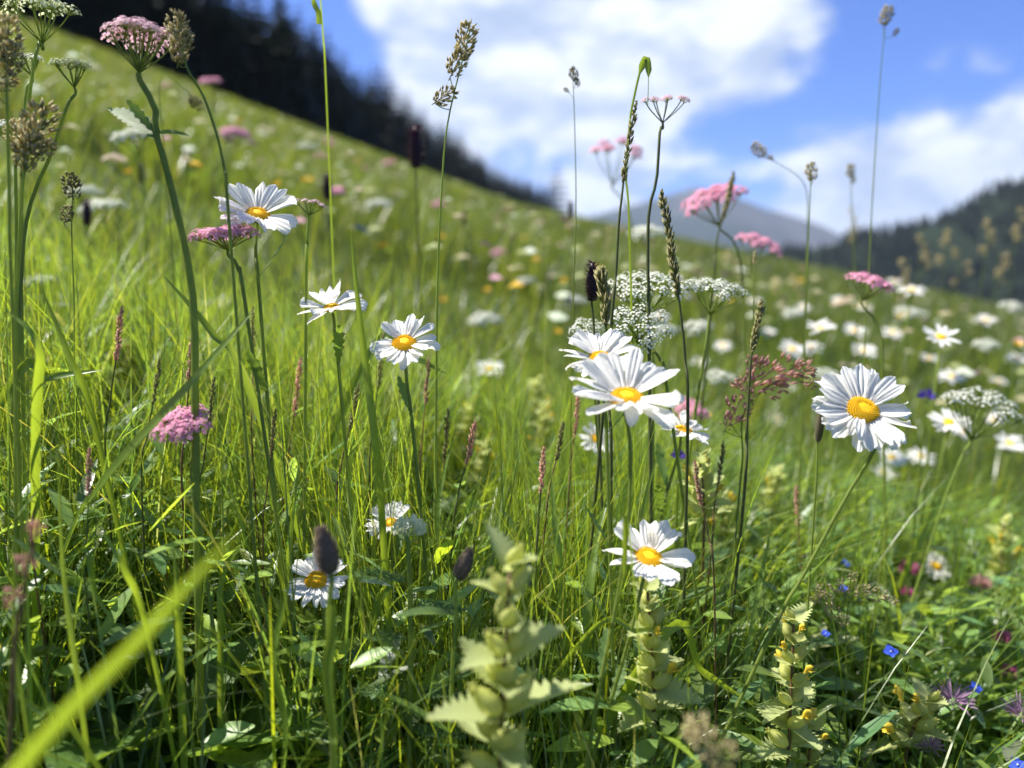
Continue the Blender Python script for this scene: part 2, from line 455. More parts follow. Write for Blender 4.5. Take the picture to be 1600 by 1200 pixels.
def stem_points(head, nrm, path, d, lean=(0, 0)):
    """from the ground up to the head; path = photograph pixels below the head"""
    pts = [head, head - nrm * (.004 if path else .02)]
    last = head
    if path:
        for q in path:
            p = P(q[0], q[1], q[2] if len(q) > 2 else d); pts.append(p); last = p
        prev = pts[-2]
        run = (last - prev); dz = min(-.02, run.z); k = max(0, last.z - G(last.x, last.y)) / -dz
        sx = max(-.10, min(.10, run.x * k * .8)); sy = max(-.10, min(.10, run.y * k * .8))
        base = on_ground(last.x + sx, last.y + sy, -.01)
    else:
        base = on_ground(head.x + lean[0], head.y + lean[1], -.01)
        pts.append(head * .55 + base * .45 + Vector((lean[0] * -.2, lean[1] * -.2, 0)))
    pts.append(base)
    return pts[::-1], base

def stem_mesh(pts, r0, r1, base, mat='stalk', n=7, k=18):
    b = MB(); sp_ = spline(pts, k)
    b.tube([p - base for p in sp_], [r0 + (r1 - r0) * i / (k - 1) for i in range(k)], n)
    return b.build('stem', mat)

def daisy(label, px, py, d, wpx, tilt, roll=0, path=None, n=21, cup=12, seed=0, disc_r=.31, bent=None, lean=(0, 0), leaves=3, group=None, name='oxeye_daisy'):
    rg = random.Random(seed); n += 3
    head = P(px, py, d); Rr = wpx * d / FPX / 2
    nrm = Vector((math.sin(math.radians(roll)), -math.sin(math.radians(tilt)) * math.cos(math.radians(roll)), math.cos(math.radians(tilt)) * math.cos(math.radians(roll)))).normalized()
    pts, base = stem_points(head - nrm * .004, nrm, path, d, lean)
    root = thing(name, label, 'daisy', base, group)
    link('stem', stem_mesh(pts, .0013, .0010, base), root)
    X = Vector((1, 0, 0)); rot = frame(X - nrm * X.dot(nrm), nrm)
    off = head - base
    link('involucre', INVOL, root, TRS(off, rot, Rr * disc_r * .95))
    link('flower_disc', DISC, root, TRS(off + nrm * Rr * .02, rot, Rr * disc_r))
    for i in range(n):
        a = 2 * math.pi * (i + rg.uniform(-.28, .28)) / n
        el = math.radians(cup + rg.uniform(-10, 10) + (14 if math.sin(a) > .3 else 0))
        s = rg.uniform(.88, 1.06); me = rg.choice(PETALS[:6])
        if bent and i in bent:
            el, s, me = math.radians(bent[i][0]), bent[i][1], PETALS[6]
        dl = Matrix.Rotation(a, 4, 'Z') @ Matrix.Rotation(-el, 4, 'Y') @ Matrix.Rotation(rg.uniform(-.22, .22), 4, 'X')
        m = rot @ dl
        st = m @ Vector((Rr * disc_r * .80, 0, 0))
        link('petal', me, root, TRS(off + st + nrm * (Rr * .012 * (i % 3)), m, (Rr * (1 - disc_r * .80) * s, Rr * rg.uniform(.9, 1.15), Rr)))
    sp_ = spline(pts, 20)
    for i in range(leaves):
        k = 2 + i * 2; p = sp_[k] - base; a = rg.uniform(0, 6.28)
        x = Vector((math.cos(a), math.sin(a), 1.1))
        link('leaf', DAISY_LEAF, root, TRS(p, frame(x, (0, 0, 1)), rg.uniform(.025, .04)))
    keep(px, py, wpx * .52, wpx * .42, d)
    return root

def far_daisy(px, py, d, wpx, tilt, roll, label, group, rg):
    head = P(px, py, d)
    Rr = wpx * d / FPX / 2
    nrm = Vector((math.sin(math.radians(roll)), -math.sin(math.radians(tilt)), math.cos(math.radians(tilt)))).normalized()
    return far_daisy_at(head, Rr, nrm, label, group, rg)
def far_daisy_at(head, Rr, nrm, label, group, rg):
    base = on_ground(head.x + rg.uniform(-.04, .04), head.y + rg.uniform(-.04, .04), -.01)
    root = thing('oxeye_daisy', label, 'daisy', base, group)
    link('stem', stem_mesh([base, base * .5 + head * .5, head], .0019, .0013, base, n=4, k=6), root)
    X = Vector((1, 0, 0)); rot = frame(X - nrm * X.dot(nrm), nrm) @ Matrix.Rotation(rg.uniform(0, 6), 4, 'Z')
    link('petal_ring', rg.choice(RINGS), root, TRS(head - base, rot, Rr))
    link('flower_disc', FDISC, root, TRS(head - base, rot, Rr * .3))
    return root

# umbels ---------------------------------------------------------------
def umbellet_mesh(seed, mat, m=18, size=.17, dome=.45, green=0.0):
    rg = random.Random(seed); b = MB()
    for i in range(m):
        r = math.sqrt((i + .4) / m); a = i * 2.4 + rg.uniform(-.3, .3)
        c = Vector((r * math.cos(a), r * math.sin(a), dome * (1 - r * r) + rg.uniform(-.14, .14)))
        b.tube([(0, 0, -.55), c * .6 + Vector((0, 0, -.16)), c], .016, 3, 1, False)
        up = (c + Vector((0, 0, .9))).normalized()
        e1 = up.orthogonal().normalized(); e2 = up.cross(e1)
        for k in range(5):
            q = 2 * math.pi * k / 5 + a
            dd = e1 * math.cos(q) + e2 * math.sin(q) + up * .25
            b.leafcard(c, dd, up, size * rg.uniform(.8, 1.15), size * .85, 0, -.2, prof=(.3, 1, .8))
    return b.build('umbellet', [mat, 'stalk'])
UMB = {k: [umbellet_mesh(i, m, n, s) for i in range(3)] for k, m, n, s in (
    ('white', 'umbel_white', 24, .135), ('pink', 'umbel_pink', 26, .20), ('palepink', 'umbel_pale_pink', 26, .17), ('green', 'umbel_green', 24, .13))}

def umbel(label, px, py, d, wpx, kind='white', dome=.18, rise=.42, tilt=8, roll=0, path=None, rays=16, ul=.25, seed=0, name='umbel_flower', cat='umbel flower', lean=(0, 0), stem=(.0013, .0009), sub=True, group=None, stalk='stalk', leaves=0, gaps=0.0, ymul=1.0):
    rg = random.Random(seed + 77)
    c = P(px, py, d); Rr = wpx * d / FPX / 2
    nrm = Vector((math.sin(math.radians(roll)), -math.sin(math.radians(tilt)), math.cos(math.radians(tilt)))).normalized()
    X = Vector((1, 0, 0)); rot = frame(X - nrm * X.dot(nrm), nrm)
    hub = c - nrm * Rr * rise * 2
    pts, base = stem_points(hub, nrm, path, d, lean)
    root = thing(name, label, cat, base, group)
    link('stem', stem_mesh(pts, stem[0], stem[1], base, stalk), root)
    for i in range(rays):
        if rg.random() < gaps: continue
        r = math.sqrt((i + .5) / rays) * (1 - ul * .8); a = i * 2.39996 + rg.uniform(-.2, .2)
        loc = rot @ Vector((Rr * r * math.cos(a), Rr * r * math.sin(a) * ymul, Rr * (dome * (1 - 1.6 * r * r) + rg.uniform(-.04, .04))))
        tip = c + loc - base; h = hub - base
        b = MB(); mid = h * .45 + tip * .55 + (rot @ Vector((loc.x, loc.y, 0))) * .12
        us = Rr * ul * rg.uniform(.85, 1.15)
        ax = (tip - h).normalized() * .55 + nrm * .6; ax.normalize()
        end = tip - ax * us * .5
        b.tube([p - h for p in spline([h, mid, end], 6)], max(.00045, Rr * .014), 4, cap=False)
        ry = link('ray', b.build('ray', stalk), root, Matrix.Translation(h))
        uo = rg.choice(UMB[kind])
        link('umbellet', uo, ry, TRS(tip - h, frame(X - ax * X.dot(ax), ax) @ Matrix.Rotation(rg.uniform(0, 6), 4, 'Z'), us))
    if leaves:
        sp_ = spline(pts, 20)
        for i in range(leaves):
            p = sp_[6 + i * 3] - base; a = rg.uniform(0, 6.28)
            link('leaf', FERN[i % len(FERN)], root, TRS(p, frame((math.cos(a), math.sin(a), .5), (0, 0, 1)), rg.uniform(.06, .11)))
    keep(px, py, wpx * .5, wpx * .25, d)
    return root

def fern_mesh(seed, pairs=9, mat='fern', fine=True):
    """feathery twice-divided leaf along +X, unit length"""
    rg = random.Random(seed); b = MB()
    b.tube([(0, 0, 0), (.5, 0, .03), (1, 0, -.06)], [.012, .009, .003], 3)
    for i in range(pairs):
        t = .12 + .86 * i / pairs; Lp = .34 * math.sin(math.pi * (t * .75 + .2)) * rg.uniform(.85, 1.1)
        z = .03 * math.sin(math.pi * t) - .06 * t * t
        for s in (-1, 1):
            dx = Vector((.55, s, rg.uniform(-.1, .25))).normalized()
            p = Vector((t, 0, z))
            b.leafcard(p, dx, (0, 0, 1), Lp, .05, 0, -.15, prof=(.6, 1, .6, 0))
            m = 4
            for k in range(1, m + 1):
                q = p + dx * Lp * k / (m + .6)
                for s2 in (-1, 1):
                    e = (dx * .7 + Vector((-dx.y, dx.x, 0)) * s2 + Vector((0, 0, rg.uniform(-.2, .3)))).normalized()
                    b.leafcard(q, e, (0, 0, 1), Lp * .34 * (1.15 - k / (m + 1)), .035, 0, 0, prof=(.7, 1, 0))
    return b.build('feathery_leaf', mat)
FERN = [fern_mesh(i) for i in range(3)]

# yellow rattle --------------------------------------------------------
BRACT = [toothed_leaf('bract', 'bract', 1, .42, 9, .42, .35, b, .55, .28) for b in (-.1, .15, -.3)]
RATTLE_LEAF = toothed_leaf('leaf', 'leaf', 1, .16, 9, .3, .25, -.35, .6, .3)
def calyx_mesh():
    b = MB()
    V = []; nu, nv = 12, 8
    for i in range(nv + 1):
        t = i / nv; r = (math.sin(math.pi * min(1, t * 1.02)) ** .7) * .42 * (1 - .35 * t) + (.07 if i == nv else 0)
        for j in range(nu):
            a = 2 * math.pi * j / nu
            V.append((t, r * math.cos(a), r * .68 * math.sin(a)))
    F = [(i * nu + j, i * nu + (j + 1) % nu, (i + 1) * nu + (j + 1) % nu, (i + 1) * nu + j) for i in range(nv) for j in range(nu)]
    b.add(V, F)
    for a in (0, 1.57, 3.14, 4.71): b.spindle((.95, .06 * math.cos(a), .05 * math.sin(a)), (1, .5 * math.cos(a), .4 * math.sin(a)), .16, .05)
    return b.build('calyx', 'calyx')
CALYX = calyx_mesh()
def corolla_mesh():
    b = MB()
    b.tube([(0, 0, 0), (.35, 0, .05), (.65, 0, .10), (.85, 0, .05), (1.0, 0, -.06)], [.09, .13, .19, .15, .04], 8)
    b.leafcard((.5, 0, -.02), (1, 0, -.45), (0, 0, 1), .42, .26, 0, -.3, prof=(.5, 1, .9, .4))
    b.leafcard((.5, .05, -.02), (1, .5, -.45), (0, 0, 1), .34, .16, 0, -.3, prof=(.5, 1, .9, .4))
    b.leafcard((.5, -.05, -.02), (1, -.5, -.45), (0, 0, 1), .34, .16, 0, -.3, prof=(.5, 1, .9, .4))
    return b.build('corolla', 'corolla')
COROLLA = corolla_mesh()
def rattle(label, px, py, d, hpx, path=None, whorls=7, seed=0, flowers=.5, scale=1.0, spread=1.0, lean=(0, 0), group=None, leaves=3):
    """px,py = tip of the plant; hpx = length of the leafy spike in photograph pixels"""
    rg = random.Random(seed + 5)
    tip = P(px, py, d); H = hpx * d / FPX
    if path: low = P(path[0][0], path[0][1], d)
    else: low = tip - Vector((lean[0] * .3, lean[1] * .3, H))
    base = on_ground(low.x + lean[0], low.y + lean[1], -.01)
    pts = [base, base * .5 + low * .5, low, tip]
    root = thing('yellow_rattle', label, 'yellow rattle', base, group)
    link('stem', stem_mesh(pts, .0017, .0009, base, 'brown_stalk', 5), root)
    sp_ = spline([low, low * .5 + tip * .5, tip], whorls + 1)
    for i in range(whorls + 1):
        p = sp_[i] - base; t = i / whorls
        L = (.033 - .014 * t) * scale * rg.uniform(.85, 1.1)
        for s in (0, 1):
            a = i * math.pi / 2 + .5 + s * math.pi + rg.uniform(-.35, .35)
            out = Vector((math.cos(a), math.sin(a), 0))
            e = .05 + .9 * t
            link('bract', rg.choice(BRACT), root, TRS(p, frame(out * spread + Vector((rg.uniform(-.2, .2), rg.uniform(-.2, .2), e + rg.uniform(-.35, .25))), Vector((rg.uniform(-.5, .5), rg.uniform(-.5, .5), 1)) - out * .5), L * rg.uniform(.75, 1.2)))
            if i < whorls or s == 0:
                cl = out * .75 * spread + Vector((0, 0, .55 + .5 * t))
                m = TRS(p + out * .001 + Vector((0, 0, .003)), frame(cl, Vector((0, 0, 1)) - out), L * .6)
                cx = link('calyx', CALYX, root, m)
                if rg.random() < flowers:
                    link('corolla', COROLLA, cx, TRS(Vector((.85, 0, 0)), frame((1, 0, .1), (0, 0, 1)), .72))
    for i in range(leaves):
        p = (spline(pts, 20)[4 + i * 2]) - base; a = rg.uniform(0, 6.28)
        for s in (0, 1):
            link('leaf', RATTLE_LEAF, root, TRS(p, frame((math.cos(a + s * math.pi), math.sin(a + s * math.pi), .3), (0, 0, 1)), rg.uniform(.03, .045) * scale))
    c = (tip + low) / 2
    keep(px, py + hpx * .45, hpx * .30, hpx * .52, d)
    return root

# grasses with seed heads ---------------------------------------------
def clump_mesh(seed, n=120, mat=('straw', 'olive_seed'), r=.25):
    """dense one-sided bunch of spikelets along +X, unit length"""
    rg = random.Random(seed); b = MB()
    for i in range(n):
        t = rg.random() ** .8
        rr = r * (math.sin(math.pi * (.12 + .8 * t)) ** .8) * math.sqrt(rg.random()); a = rg.uniform(0, 6.28)
        p = Vector((t * .8, rr * math.cos(a), rr * math.sin(a)))
        dd = Vector((1.0, math.cos(a) * .8, math.sin(a) * .8)) + Vector((0, rg.uniform(-.3, .3), rg.uniform(-.3, .3)))
        big = 1.0 if n > 100 else 1.5
        b.spindle(p, dd, rg.uniform(.13, .20) * big, rg.uniform(.024, .040) * big, rg.choice((0, 0, 1)), 4)
    b.tube([(-.1, 0, 0), (.4, 0, 0), (.8, 0, 0)], .018, 3, 1)
    return b.build('spikelet_clump', list(mat))
CLUMPS = {'straw': [clump_mesh(i) for i in range(4)], 'dark': [clump_mesh(10 + i, 120, ('olive_seed', 'dark_seed')) for i in range(3)],
          'pale': [clump_mesh(30 + i, 34, ('straw', 'straw'), .30) for i in range(3)],
          'rust': [clump_mesh(20 + i, 30, ('rust_seed', 'rust_seed'), .40) for i in range(3)]}
def grass_head(label, clumps, d, kind='straw', path=None, seed=0, name='seed_grass', stem_r=.0009, group=None, top=None, stalk='stalk', cat='grass stalk'):
    """clumps = [(px,py,length px,angle deg)] hanging on one stalk; top/path = stalk pixels from the top down"""
    rg = random.Random(seed)
    tp = P(*top, d)
    pts, base = stem_points(tp, Vector((0, 0, 1)), path, d, (rg.uniform(-.03, .03), rg.uniform(-.02, .05)))
    root = thing(name, label, cat, base, group)
    sp_ = spline(pts, 30)
    b = MB(); b.tube([p - base for p in sp_], [stem_r * (1.3 - .9 * i / 29) for i in range(30)], 5)
    link('stem', b.build('stem', stalk), root)
    for (cx, cy, L, ang) in clumps:
        c = P(cx, cy, d); Lw = L * d / FPX; a = math.radians(ang)
        ax = Vector((math.cos(a), rg.uniform(-.15, .15), math.sin(a))).normalized()
        st = c - ax * Lw * .45
        near = min(sp_, key=lambda q: (q - (st - Vector((0, 0, Lw * .35)))).length)
        b = MB(); b.tube([p - near for p in spline([near, near * .5 + st * .5 - Vector((0, 0, Lw * .05)), st], 6)], stem_r * .45, 3, cap=False)
        br = link('branch', b.build('branch', stalk), root, Matrix.Translation(near - base))
        link('spikelet_clump', rg.choice(CLUMPS[kind]), br, TRS(st - near, frame(ax, (0, -.3, 1)) @ Matrix.Rotation(rg.uniform(0, 6), 4, 'X'), Lw))
        keep(cx, cy, L * .5, L * .4, d)
    return root
def spike_grass(label, pixels, d, wpx, spike_frac, mat='olive_seed', seed=0, name='spike_grass', path=None, group=None, stalk='dark_stalk', fluff=1.0, cat='grass stalk'):
    """slim spike: pixels run from the tip downward; the first spike_frac of them carries the spikelets"""
    rg = random.Random(seed)
    wp = [P(q[0], q[1], d) for q in pixels]
    last = wp[-1]; prev = wp[-2]; run = last - prev; k = max(0, last.z - G(last.x, last.y)) / max(.02, -run.z)
    base = on_ground(last.x + max(-.1, min(.1, run.x * k * .7)), last.y + .02, -.01)
    root = thing(name, label, cat, base, group)
    pts = spline(wp + [base], 60)
    r = wpx * d / FPX / 2
    b = MB(); b.tube([p - base for p in pts][::-1], [min(.0011, r * .45) * (1.2 - .8 * i / 59) for i in range(60)], 5)
    link('stem', b.build('stem', stalk), root)
    seg = spline(wp, 80); L = sum((seg[i + 1] - seg[i]).length for i in range(79)); n = int(80 * spike_frac)
    b = MB(); o0 = seg[0]
    for i in range(n):
        p = seg[i]; t = (seg[i] - seg[min(79, i + 1)]); t = t.normalized() if t.length > 1e-9 else Vector((0, 0, 1))
        for q in range(3):
            a = rg.uniform(0, 6.28); e = t.orthogonal().normalized(); f = t.cross(e)
            o = e * math.cos(a) + f * math.sin(a); env = min(1, .35 + 3 * i / n, .5 + 3 * (1 - i / n))
            b.spindle(p - o0 + o * r * .25 * env, t * 1.5 + o * .75 * fluff, r * rg.uniform(1.6, 2.6) * env, r * .32, 0, 4)
    link('spike', b.build('spike', mat), root, Matrix.Translation(o0 - base))
    keep(pixels[0][0], (pixels[0][1] + pixels[1][1]) / 2, wpx, abs(pixels[1][1] - pixels[0][1]) / 2, d)
    return root

def blade(label, pixels, wpx, name='grass_blade', mat='blade', twist=0.0, group=None, root_it=True, cat='grass blade', face=None, prof=None):
    """single broad grass leaf; pixels [(px,py,depth)] from the tip down; the foot reaches the ground"""
    wp = [P(*q) for q in pixels]
    last, prev = wp[-1], wp[-2]
    pts = wp[:]
    if root_it:
        run = last - prev; k = max(0, last.z - G(last.x, last.y)) / max(.02, abs(run.z))
        pts.append(on_ground(last.x + max(-.12, min(.12, run.x * k * .6)), last.y + max(-.1, min(.1, run.y * k * .5)), -.01))
    n = 26; sp_ = spline(pts, n); base = sp_[-1]
    dm = sum(q[2] for q in pixels) / len(pixels); w = wpx * dm / FPX
    V = []
    view = (CAM - sp_[n // 3]).normalized()
    fc = Vector(face) if face else Vector((0, -.75, .65))
    for i, p in enumerate(sp_):
        t = i / (n - 1)
        tn = (sp_[min(n - 1, i + 1)] - sp_[max(0, i - 1)]).normalized()
        side = tn.cross(fc); side = side.normalized() if side.length > 1e-5 else Vector((1, 0, 0))
        side = Matrix.Rotation(twist * t, 4, tn) @ side
        nn = side.cross(tn)
        q = w * .5 * (min(1, (t / .45)) ** .75 * (1 - .35 * max(0, t - .6)) if prof is None else prof(t))
        q = max(q, w * .012)
        c = p - base
        V += [c - side * q + nn * q * .28, c - side * q * .5 + nn * q * .10, c, c + side * q * .5 + nn * q * .10, c + side * q + nn * q * .28]
    F = [(i * 5 + j, i * 5 + j + 1, i * 5 + j + 6, i * 5 + j + 5) for i in range(n - 1) for j in range(4)]
    o = link(name, mk('grass_blade', V, F, mat)); o.location = base
    return tag(o, label, cat, group)

def bristle_head_mesh(seed, core, hair, n=420, hl=.22, sq=2.0, tipb=.0):
    rg = random.Random(seed); b = MB()
    nv = 10; nu = 10; V = []
    def rad(t): return .5 * (math.sin(math.pi * (.06 + .9 * t)) ** .65) * (1.1 - .55 * t)
    for i in range(nv + 1):
        t = i / nv
        for j in range(nu):
            a = 2 * math.pi * j / nu; V.append((rad(t) * math.cos(a), rad(t) * math.sin(a), t * sq))
    b.add(V, [(i * nu + j, i * nu + (j + 1) % nu, (i + 1) * nu + (j + 1) % nu, (i + 1) * nu + j) for i in range(nv) for j in range(nu)], 0)
    for i in range(n):
        t = (i + .5) / n; a = i * 2.39996
        o = Vector((math.cos(a), math.sin(a), .55 + tipb))
        b.spindle((rad(t) * .9 * math.cos(a), rad(t) * .9 * math.sin(a), t * sq), o, hl * rg.uniform(.6, 1.1), .028, rg.choice((0, 0, 1)), 3)
    return b.build('seed_head', [core, hair])
PLANTAIN = bristle_head_mesh(1, 'plantain', 'plantain_hair')
NARROW_HEAD = bristle_head_mesh(2, 'dark_seed', 'olive_seed', 420, .14, 4.2)
def headed(label, name, cat, px, py, d, wpx, me, part, tiltx=0, path=None, lean=(0, 0), stem=(.0012, .0009), stalk='stalk', group=None, seed=0, part_mat=None, yz=0):
    """a head on a plain stalk; px,py = foot of the head"""
    foot = P(px, py, d); s = wpx * d / FPX
    ax = Vector((math.sin(math.radians(tiltx)), yz, math.cos(math.radians(tiltx)))).normalized()
    pts, base = stem_points(foot, ax, path, d, lean)
    root = thing(name, label, cat, base, group)
    link('stem', stem_mesh(pts, stem[0], stem[1], base, stalk, 6), root)
    X = Vector((1, 0, 0))
    link(part, me, root, TRS(foot - base, frame(X - ax * X.dot(ax), ax), s))
    keep(px, py - wpx, wpx * .6, wpx, d)
    return root
def tuft_mesh(seed, mat, n=70, L=.62, w=.13, flat=.8, inner=.18, mat2='leaf'):
    """round flower head of many slim florets, unit width, foot at the origin"""
    rg = random.Random(seed); b = MB()
    for i in range(n):
        z = 1 - 1.35 * (i + .5) / n; a = i * 2.39996; r = math.sqrt(max(0, 1 - z * z))
        o = Vector((r * math.cos(a), r * math.sin(a), z * flat + .15)).normalized()
        c = Vector((0, 0, .38)) + o * inner
        b.leafcard(c, o + Vector((rg.uniform(-.2, .2), rg.uniform(-.2, .2), rg.uniform(-.1, .2))), (o.y + .01, -o.x, .3), L * rg.uniform(.5, .75), w, 0, rg.uniform(-.2, .3), prof=(.4, .9, 1, .3))
    for i in range(3):
        a = i * 2.1; b.leafcard((0, 0, 0.02), (math.cos(a), math.sin(a), .5), (0, 0, 1), .5, .16, 1, prof=(.5, 1, .7, 0))
    return b.build('flower_head', [mat, mat2])
CLOVER = tuft_mesh(1, 'clover_pink'); MAUVE = tuft_mesh(2, 'thistle_mauve', 46, .95, .07, .7, .12)
VIOLET = tuft_mesh(3, 'violet_petal', 50, .7, .10); ORCHID = None
def orchid_mesh(seed):
    rg = random.Random(seed); b = MB()
    b.tube([(0, 0, 0), (0, 0, .9), (0, 0, 1.75)], [.2, .3, .08], 8)
    for i in range(120):
        t = (i + .5) / 120; a = i * 2.39996; r = .32 * math.sin(math.pi * (.15 + .75 * t)) ** .6
        o = Vector((math.cos(a), math.sin(a), .35)); b.leafcard((r * .7 * math.cos(a), r * .7 * math.sin(a), t * 1.75), o, (0, 0, 1), .3 * rg.uniform(.7, 1.2), .13, 0, rg.uniform(-.3, .4), prof=(.6, 1, .7, .0))
    return b.build('flower_spike', 'orchid')
ORCHID = orchid_mesh(1)
def speedwell_mesh():
    b = MB()
    for k, (a, s) in enumerate(((0, 1), (1.6, 1.05), (3.14, 1), (4.7, .85))):
        b.leafcard((0, 0, 0), (math.cos(a), math.sin(a), .12), (0, 0, 1), .52 * s, .5 * s, 0, -.12, prof=(.15, .8, 1, .8, .3))
    b.ball((0, 0, .03), .07, 1)
    return b.build('blue_flower', ['blue_petal', 'umbel_white'])
SPEEDWELL = speedwell_mesh()
def buttercup_mesh():
    b = MB()
    for k in range(5):
        a = k * 1.2566; b.leafcard((0, 0, 0), (math.cos(a), math.sin(a), .45), (0, 0, 1), .52, .5, 0, .25, prof=(.3, .8, 1, .85, .4))
    b.ball((0, 0, .09), .13, 0)
    return b.build('yellow_flower', 'buttercup')
BUTTERCUP = buttercup_mesh()

# ------------------------------------------------------------------ woodland on the slope
def spruce_mesh(seed, H=1.0, whorls=17):
    rg = random.Random(seed); b = MB()
    for i in range(whorls):
        t = i / (whorls - 1); z = .06 + .92 * t; Rw = .24 * (1 - t) ** .8 + .014
        n = 9 if t < .7 else 6
        for k in range(n):
            a = 2 * math.pi * (k + rg.random()) / n; L = Rw * rg.uniform(.7, 1.25)
            d = Vector((math.cos(a), math.sin(a), -.35 + .5 * t))
            b.leafcard((0, 0, z), d, (0, 0, 1), L, L * .34, 0, -.12, prof=(.3, .9, .7, 0))
            for q in range(3):
                p = Vector((0, 0, z)) + d * L * (.35 + .22 * q)
                s = 1 if q % 2 else -1
                b.leafcard(p, (math.cos(a + s * .8), math.sin(a + s * .8), -.55), (0, 0, 1), L * .38, L * .2, 0, -.2, prof=(.5, 1, 0))
    return b.build('crown', 'needles', False)
SPRUCE = [spruce_mesh(i) for i in range(3)]
tb = MB(); tb.tube([(0, 0, -.03), (0, 0, .3), (0, 0, .96)], [.017, .012, .002], 7)
TRUNK = tb.build('trunk', 'bark')
def spruce(px, d, h, label, group, rg, dz=0.0):
    x = (px - 800) / FPX * d; y = d
    base = on_ground(x, y, -.1)
    root = thing('spruce_tree', label, 'spruce', base, group)
    s = TRS(Vector((0, 0, 0)), Matrix.Rotation(rg.uniform(0, 6.28), 4, 'Z'), (h * rg.uniform(.9, 1.2), h * rg.uniform(.9, 1.2), h))
    link('trunk', TRUNK, root, s); link('crown', rg.choice(SPRUCE), root, s)
rgt = random.Random(3)
FOREST_D = ([-160, 100, 300, 440, 560, 640, 700, 760, 830, 880], [46, 48, 52, 60, 88, 118, 150, 190, 250, 300])
EDGE_TOP = ([-160, 100, 430, 520, 600, 680, 740, 770, 850, 880], [-250, -230, 12, 95, 150, 205, 245, 272, 300, 318])
px = -150.0
while px < 880:
    d0 = float(np.interp(px, *FOREST_D)); top = float(np.interp(px, *EDGE_TOP))
    zb = G((px - 800) / FPX * d0, d0)
    r_ = ray(px, top); ztop = CAMZ + r_.z / r_.y * d0
    h = max(3.0, (ztop - zb) * (1.28 if px < 450 else 1.6))
    for row in range(3):
        hh = h * rgt.uniform(.72, 1.08) * (1 if row == 0 else 1.0)
        spruce(px + rgt.uniform(-8, 8), d0 * (1 + row * .07) + rgt.uniform(-1, 1), hh,
               'dark spruce in the wood along the upper edge of the meadow' if row == 0 else 'dark spruce standing deeper in the wood above the meadow',
               'spruces of the wood edge' if row == 0 else 'spruces behind the wood edge', rgt)
    px += max(8, h * 0.125 / d0 * FPX)
for px_, d_, h_ in ((818, 300, 10), (846, 310, 12)):
    spruce(px_, d_, h_, 'lone slim spruce standing clear of the wood on the crest', 'lone spruces on the crest', rgt)

# ------------------------------------------------------------------ daisies
daisy('large oxeye daisy with raised back petals overlapping a smaller daisy behind it', 978, 626, .44, 188, 20, 0, [(985, 700), (981, 820), (960, 960), (925, 1140)], 18, 20, 4, .32)
daisy('oxeye daisy peeping out behind the largest daisy head below the white umbels', 937, 562, .48, 128, 22, -4, [(945, 640), (950, 760)], 22, 16, 8)
daisy('oxeye daisy with crowded ragged petals turned open towards the sun beside a dark plantain head', 1346, 642, .48, 158, 40, 4, [(1372, 688), (1320, 780), (1255, 900), (1195, 1010)], 31, 5, 12, .34)
daisy('oxeye daisy with a petal folded over its disc above a pale rattle plant', 1012, 874, .46, 146, 18, 3, [(1004, 910), (985, 990), (950, 1110), (925, 1190)], 16, 16, 21, .33, bent={12: (115, .55)})
daisy('oxeye daisy half hidden by a furry plantain head', 495, 908, .50, 106, 26, 0, [(505, 960), (512, 1060)], 15, 6, 33, .36)
daisy('oxeye daisy leaning over a flat pink flower cluster', 402, 338, .50, 132, 30, 12, [(400, 400), (410, 520)], 18, 20, 41, .31)
daisy('oxeye daisy with uneven petals beside a tall dark grass stem', 518, 482, .53, 106, 20, -6, [(525, 540), (535, 640)], 17, 14, 52, .24)
daisy('oxeye daisy with grass tips crossing its petals and a large disc', 632, 538, .52, 108, 32, 0, [(636, 600), (650, 720)], 19, 10, 63, .37)
daisy('small oxeye daisy under the largest daisy, turned half sideways', 932, 687, .72, 60, 38, 14, None, 18, 5, 71, .33)
daisy('oxeye daisy seen almost edge-on with lifted petals above a violet bloom', 1068, 674, .60, 88, 12, 14, [(1062, 700), (1045, 760), (1030, 820)], 17, 8, 82, .33)
daisy('oxeye daisy partly behind a closed yarrow bud', 610, 818, .56, 78, 24, -8, [(612, 870)], 16, 12, 91, .3)
daisy('small oxeye daisy beside a pink clover head low in the turf', 1462, 885, .95, 50, 30, 6, None, 16, 4, 95, .34, leaves=0)
rgd = random.Random(17)
MID = [(1470, 527, 62, 'oxeye daisy standing alone above the daisies of the lower slope'), (765, 577, 50, 'oxeye daisy low in the grass beyond the two leaning daisies')]
for px_, py_, w_, lab in MID:
    far_daisy(px_, py_, 54 / w_, w_, 26, 2, lab, None, rgd)
for px_, py_, w_ in [(1282, 512, 48), (1335, 517, 38), (1238, 546, 44), (1268, 543, 36), (1350, 548, 40), (1425, 453, 44), (1030, 497, 34), (1092, 566, 30), (340, 474, 46), (1130, 540, 30), (1215, 655, 32), (1398, 440, 26), (1560, 596, 28), (1232, 605, 26), (1180, 470, 24), (1310, 600, 30), (1395, 520, 34), (1540, 500, 34), (1590, 560, 34), (1452, 560, 30), (1310, 470, 26), (1350, 480, 24), (1255, 480, 24), (1200, 520, 28)]:
    far_daisy(px_, py_, 54 / w_, w_, rgd.uniform(15, 34), rgd.uniform(-10, 10), 'blurred oxeye daisy standing in the grass beyond the white umbels', 'daisies beyond the white umbels', rgd)
for px_, py_, w_ in [(1487, 588, 42), (1482, 660, 60), (1506, 674, 40), (1578, 693, 46), (1439, 713, 42), (1394, 715, 46), (1381, 739, 42), (1405, 770, 30), (1512, 770, 26), (1552, 655, 30)]:
    far_daisy(px_, py_, 52 / w_, w_, rgd.uniform(18, 36), rgd.uniform(-12, 12), 'oxeye daisy in the loose cluster beside the arched white umbel', 'daisies around the arched umbel', rgd)

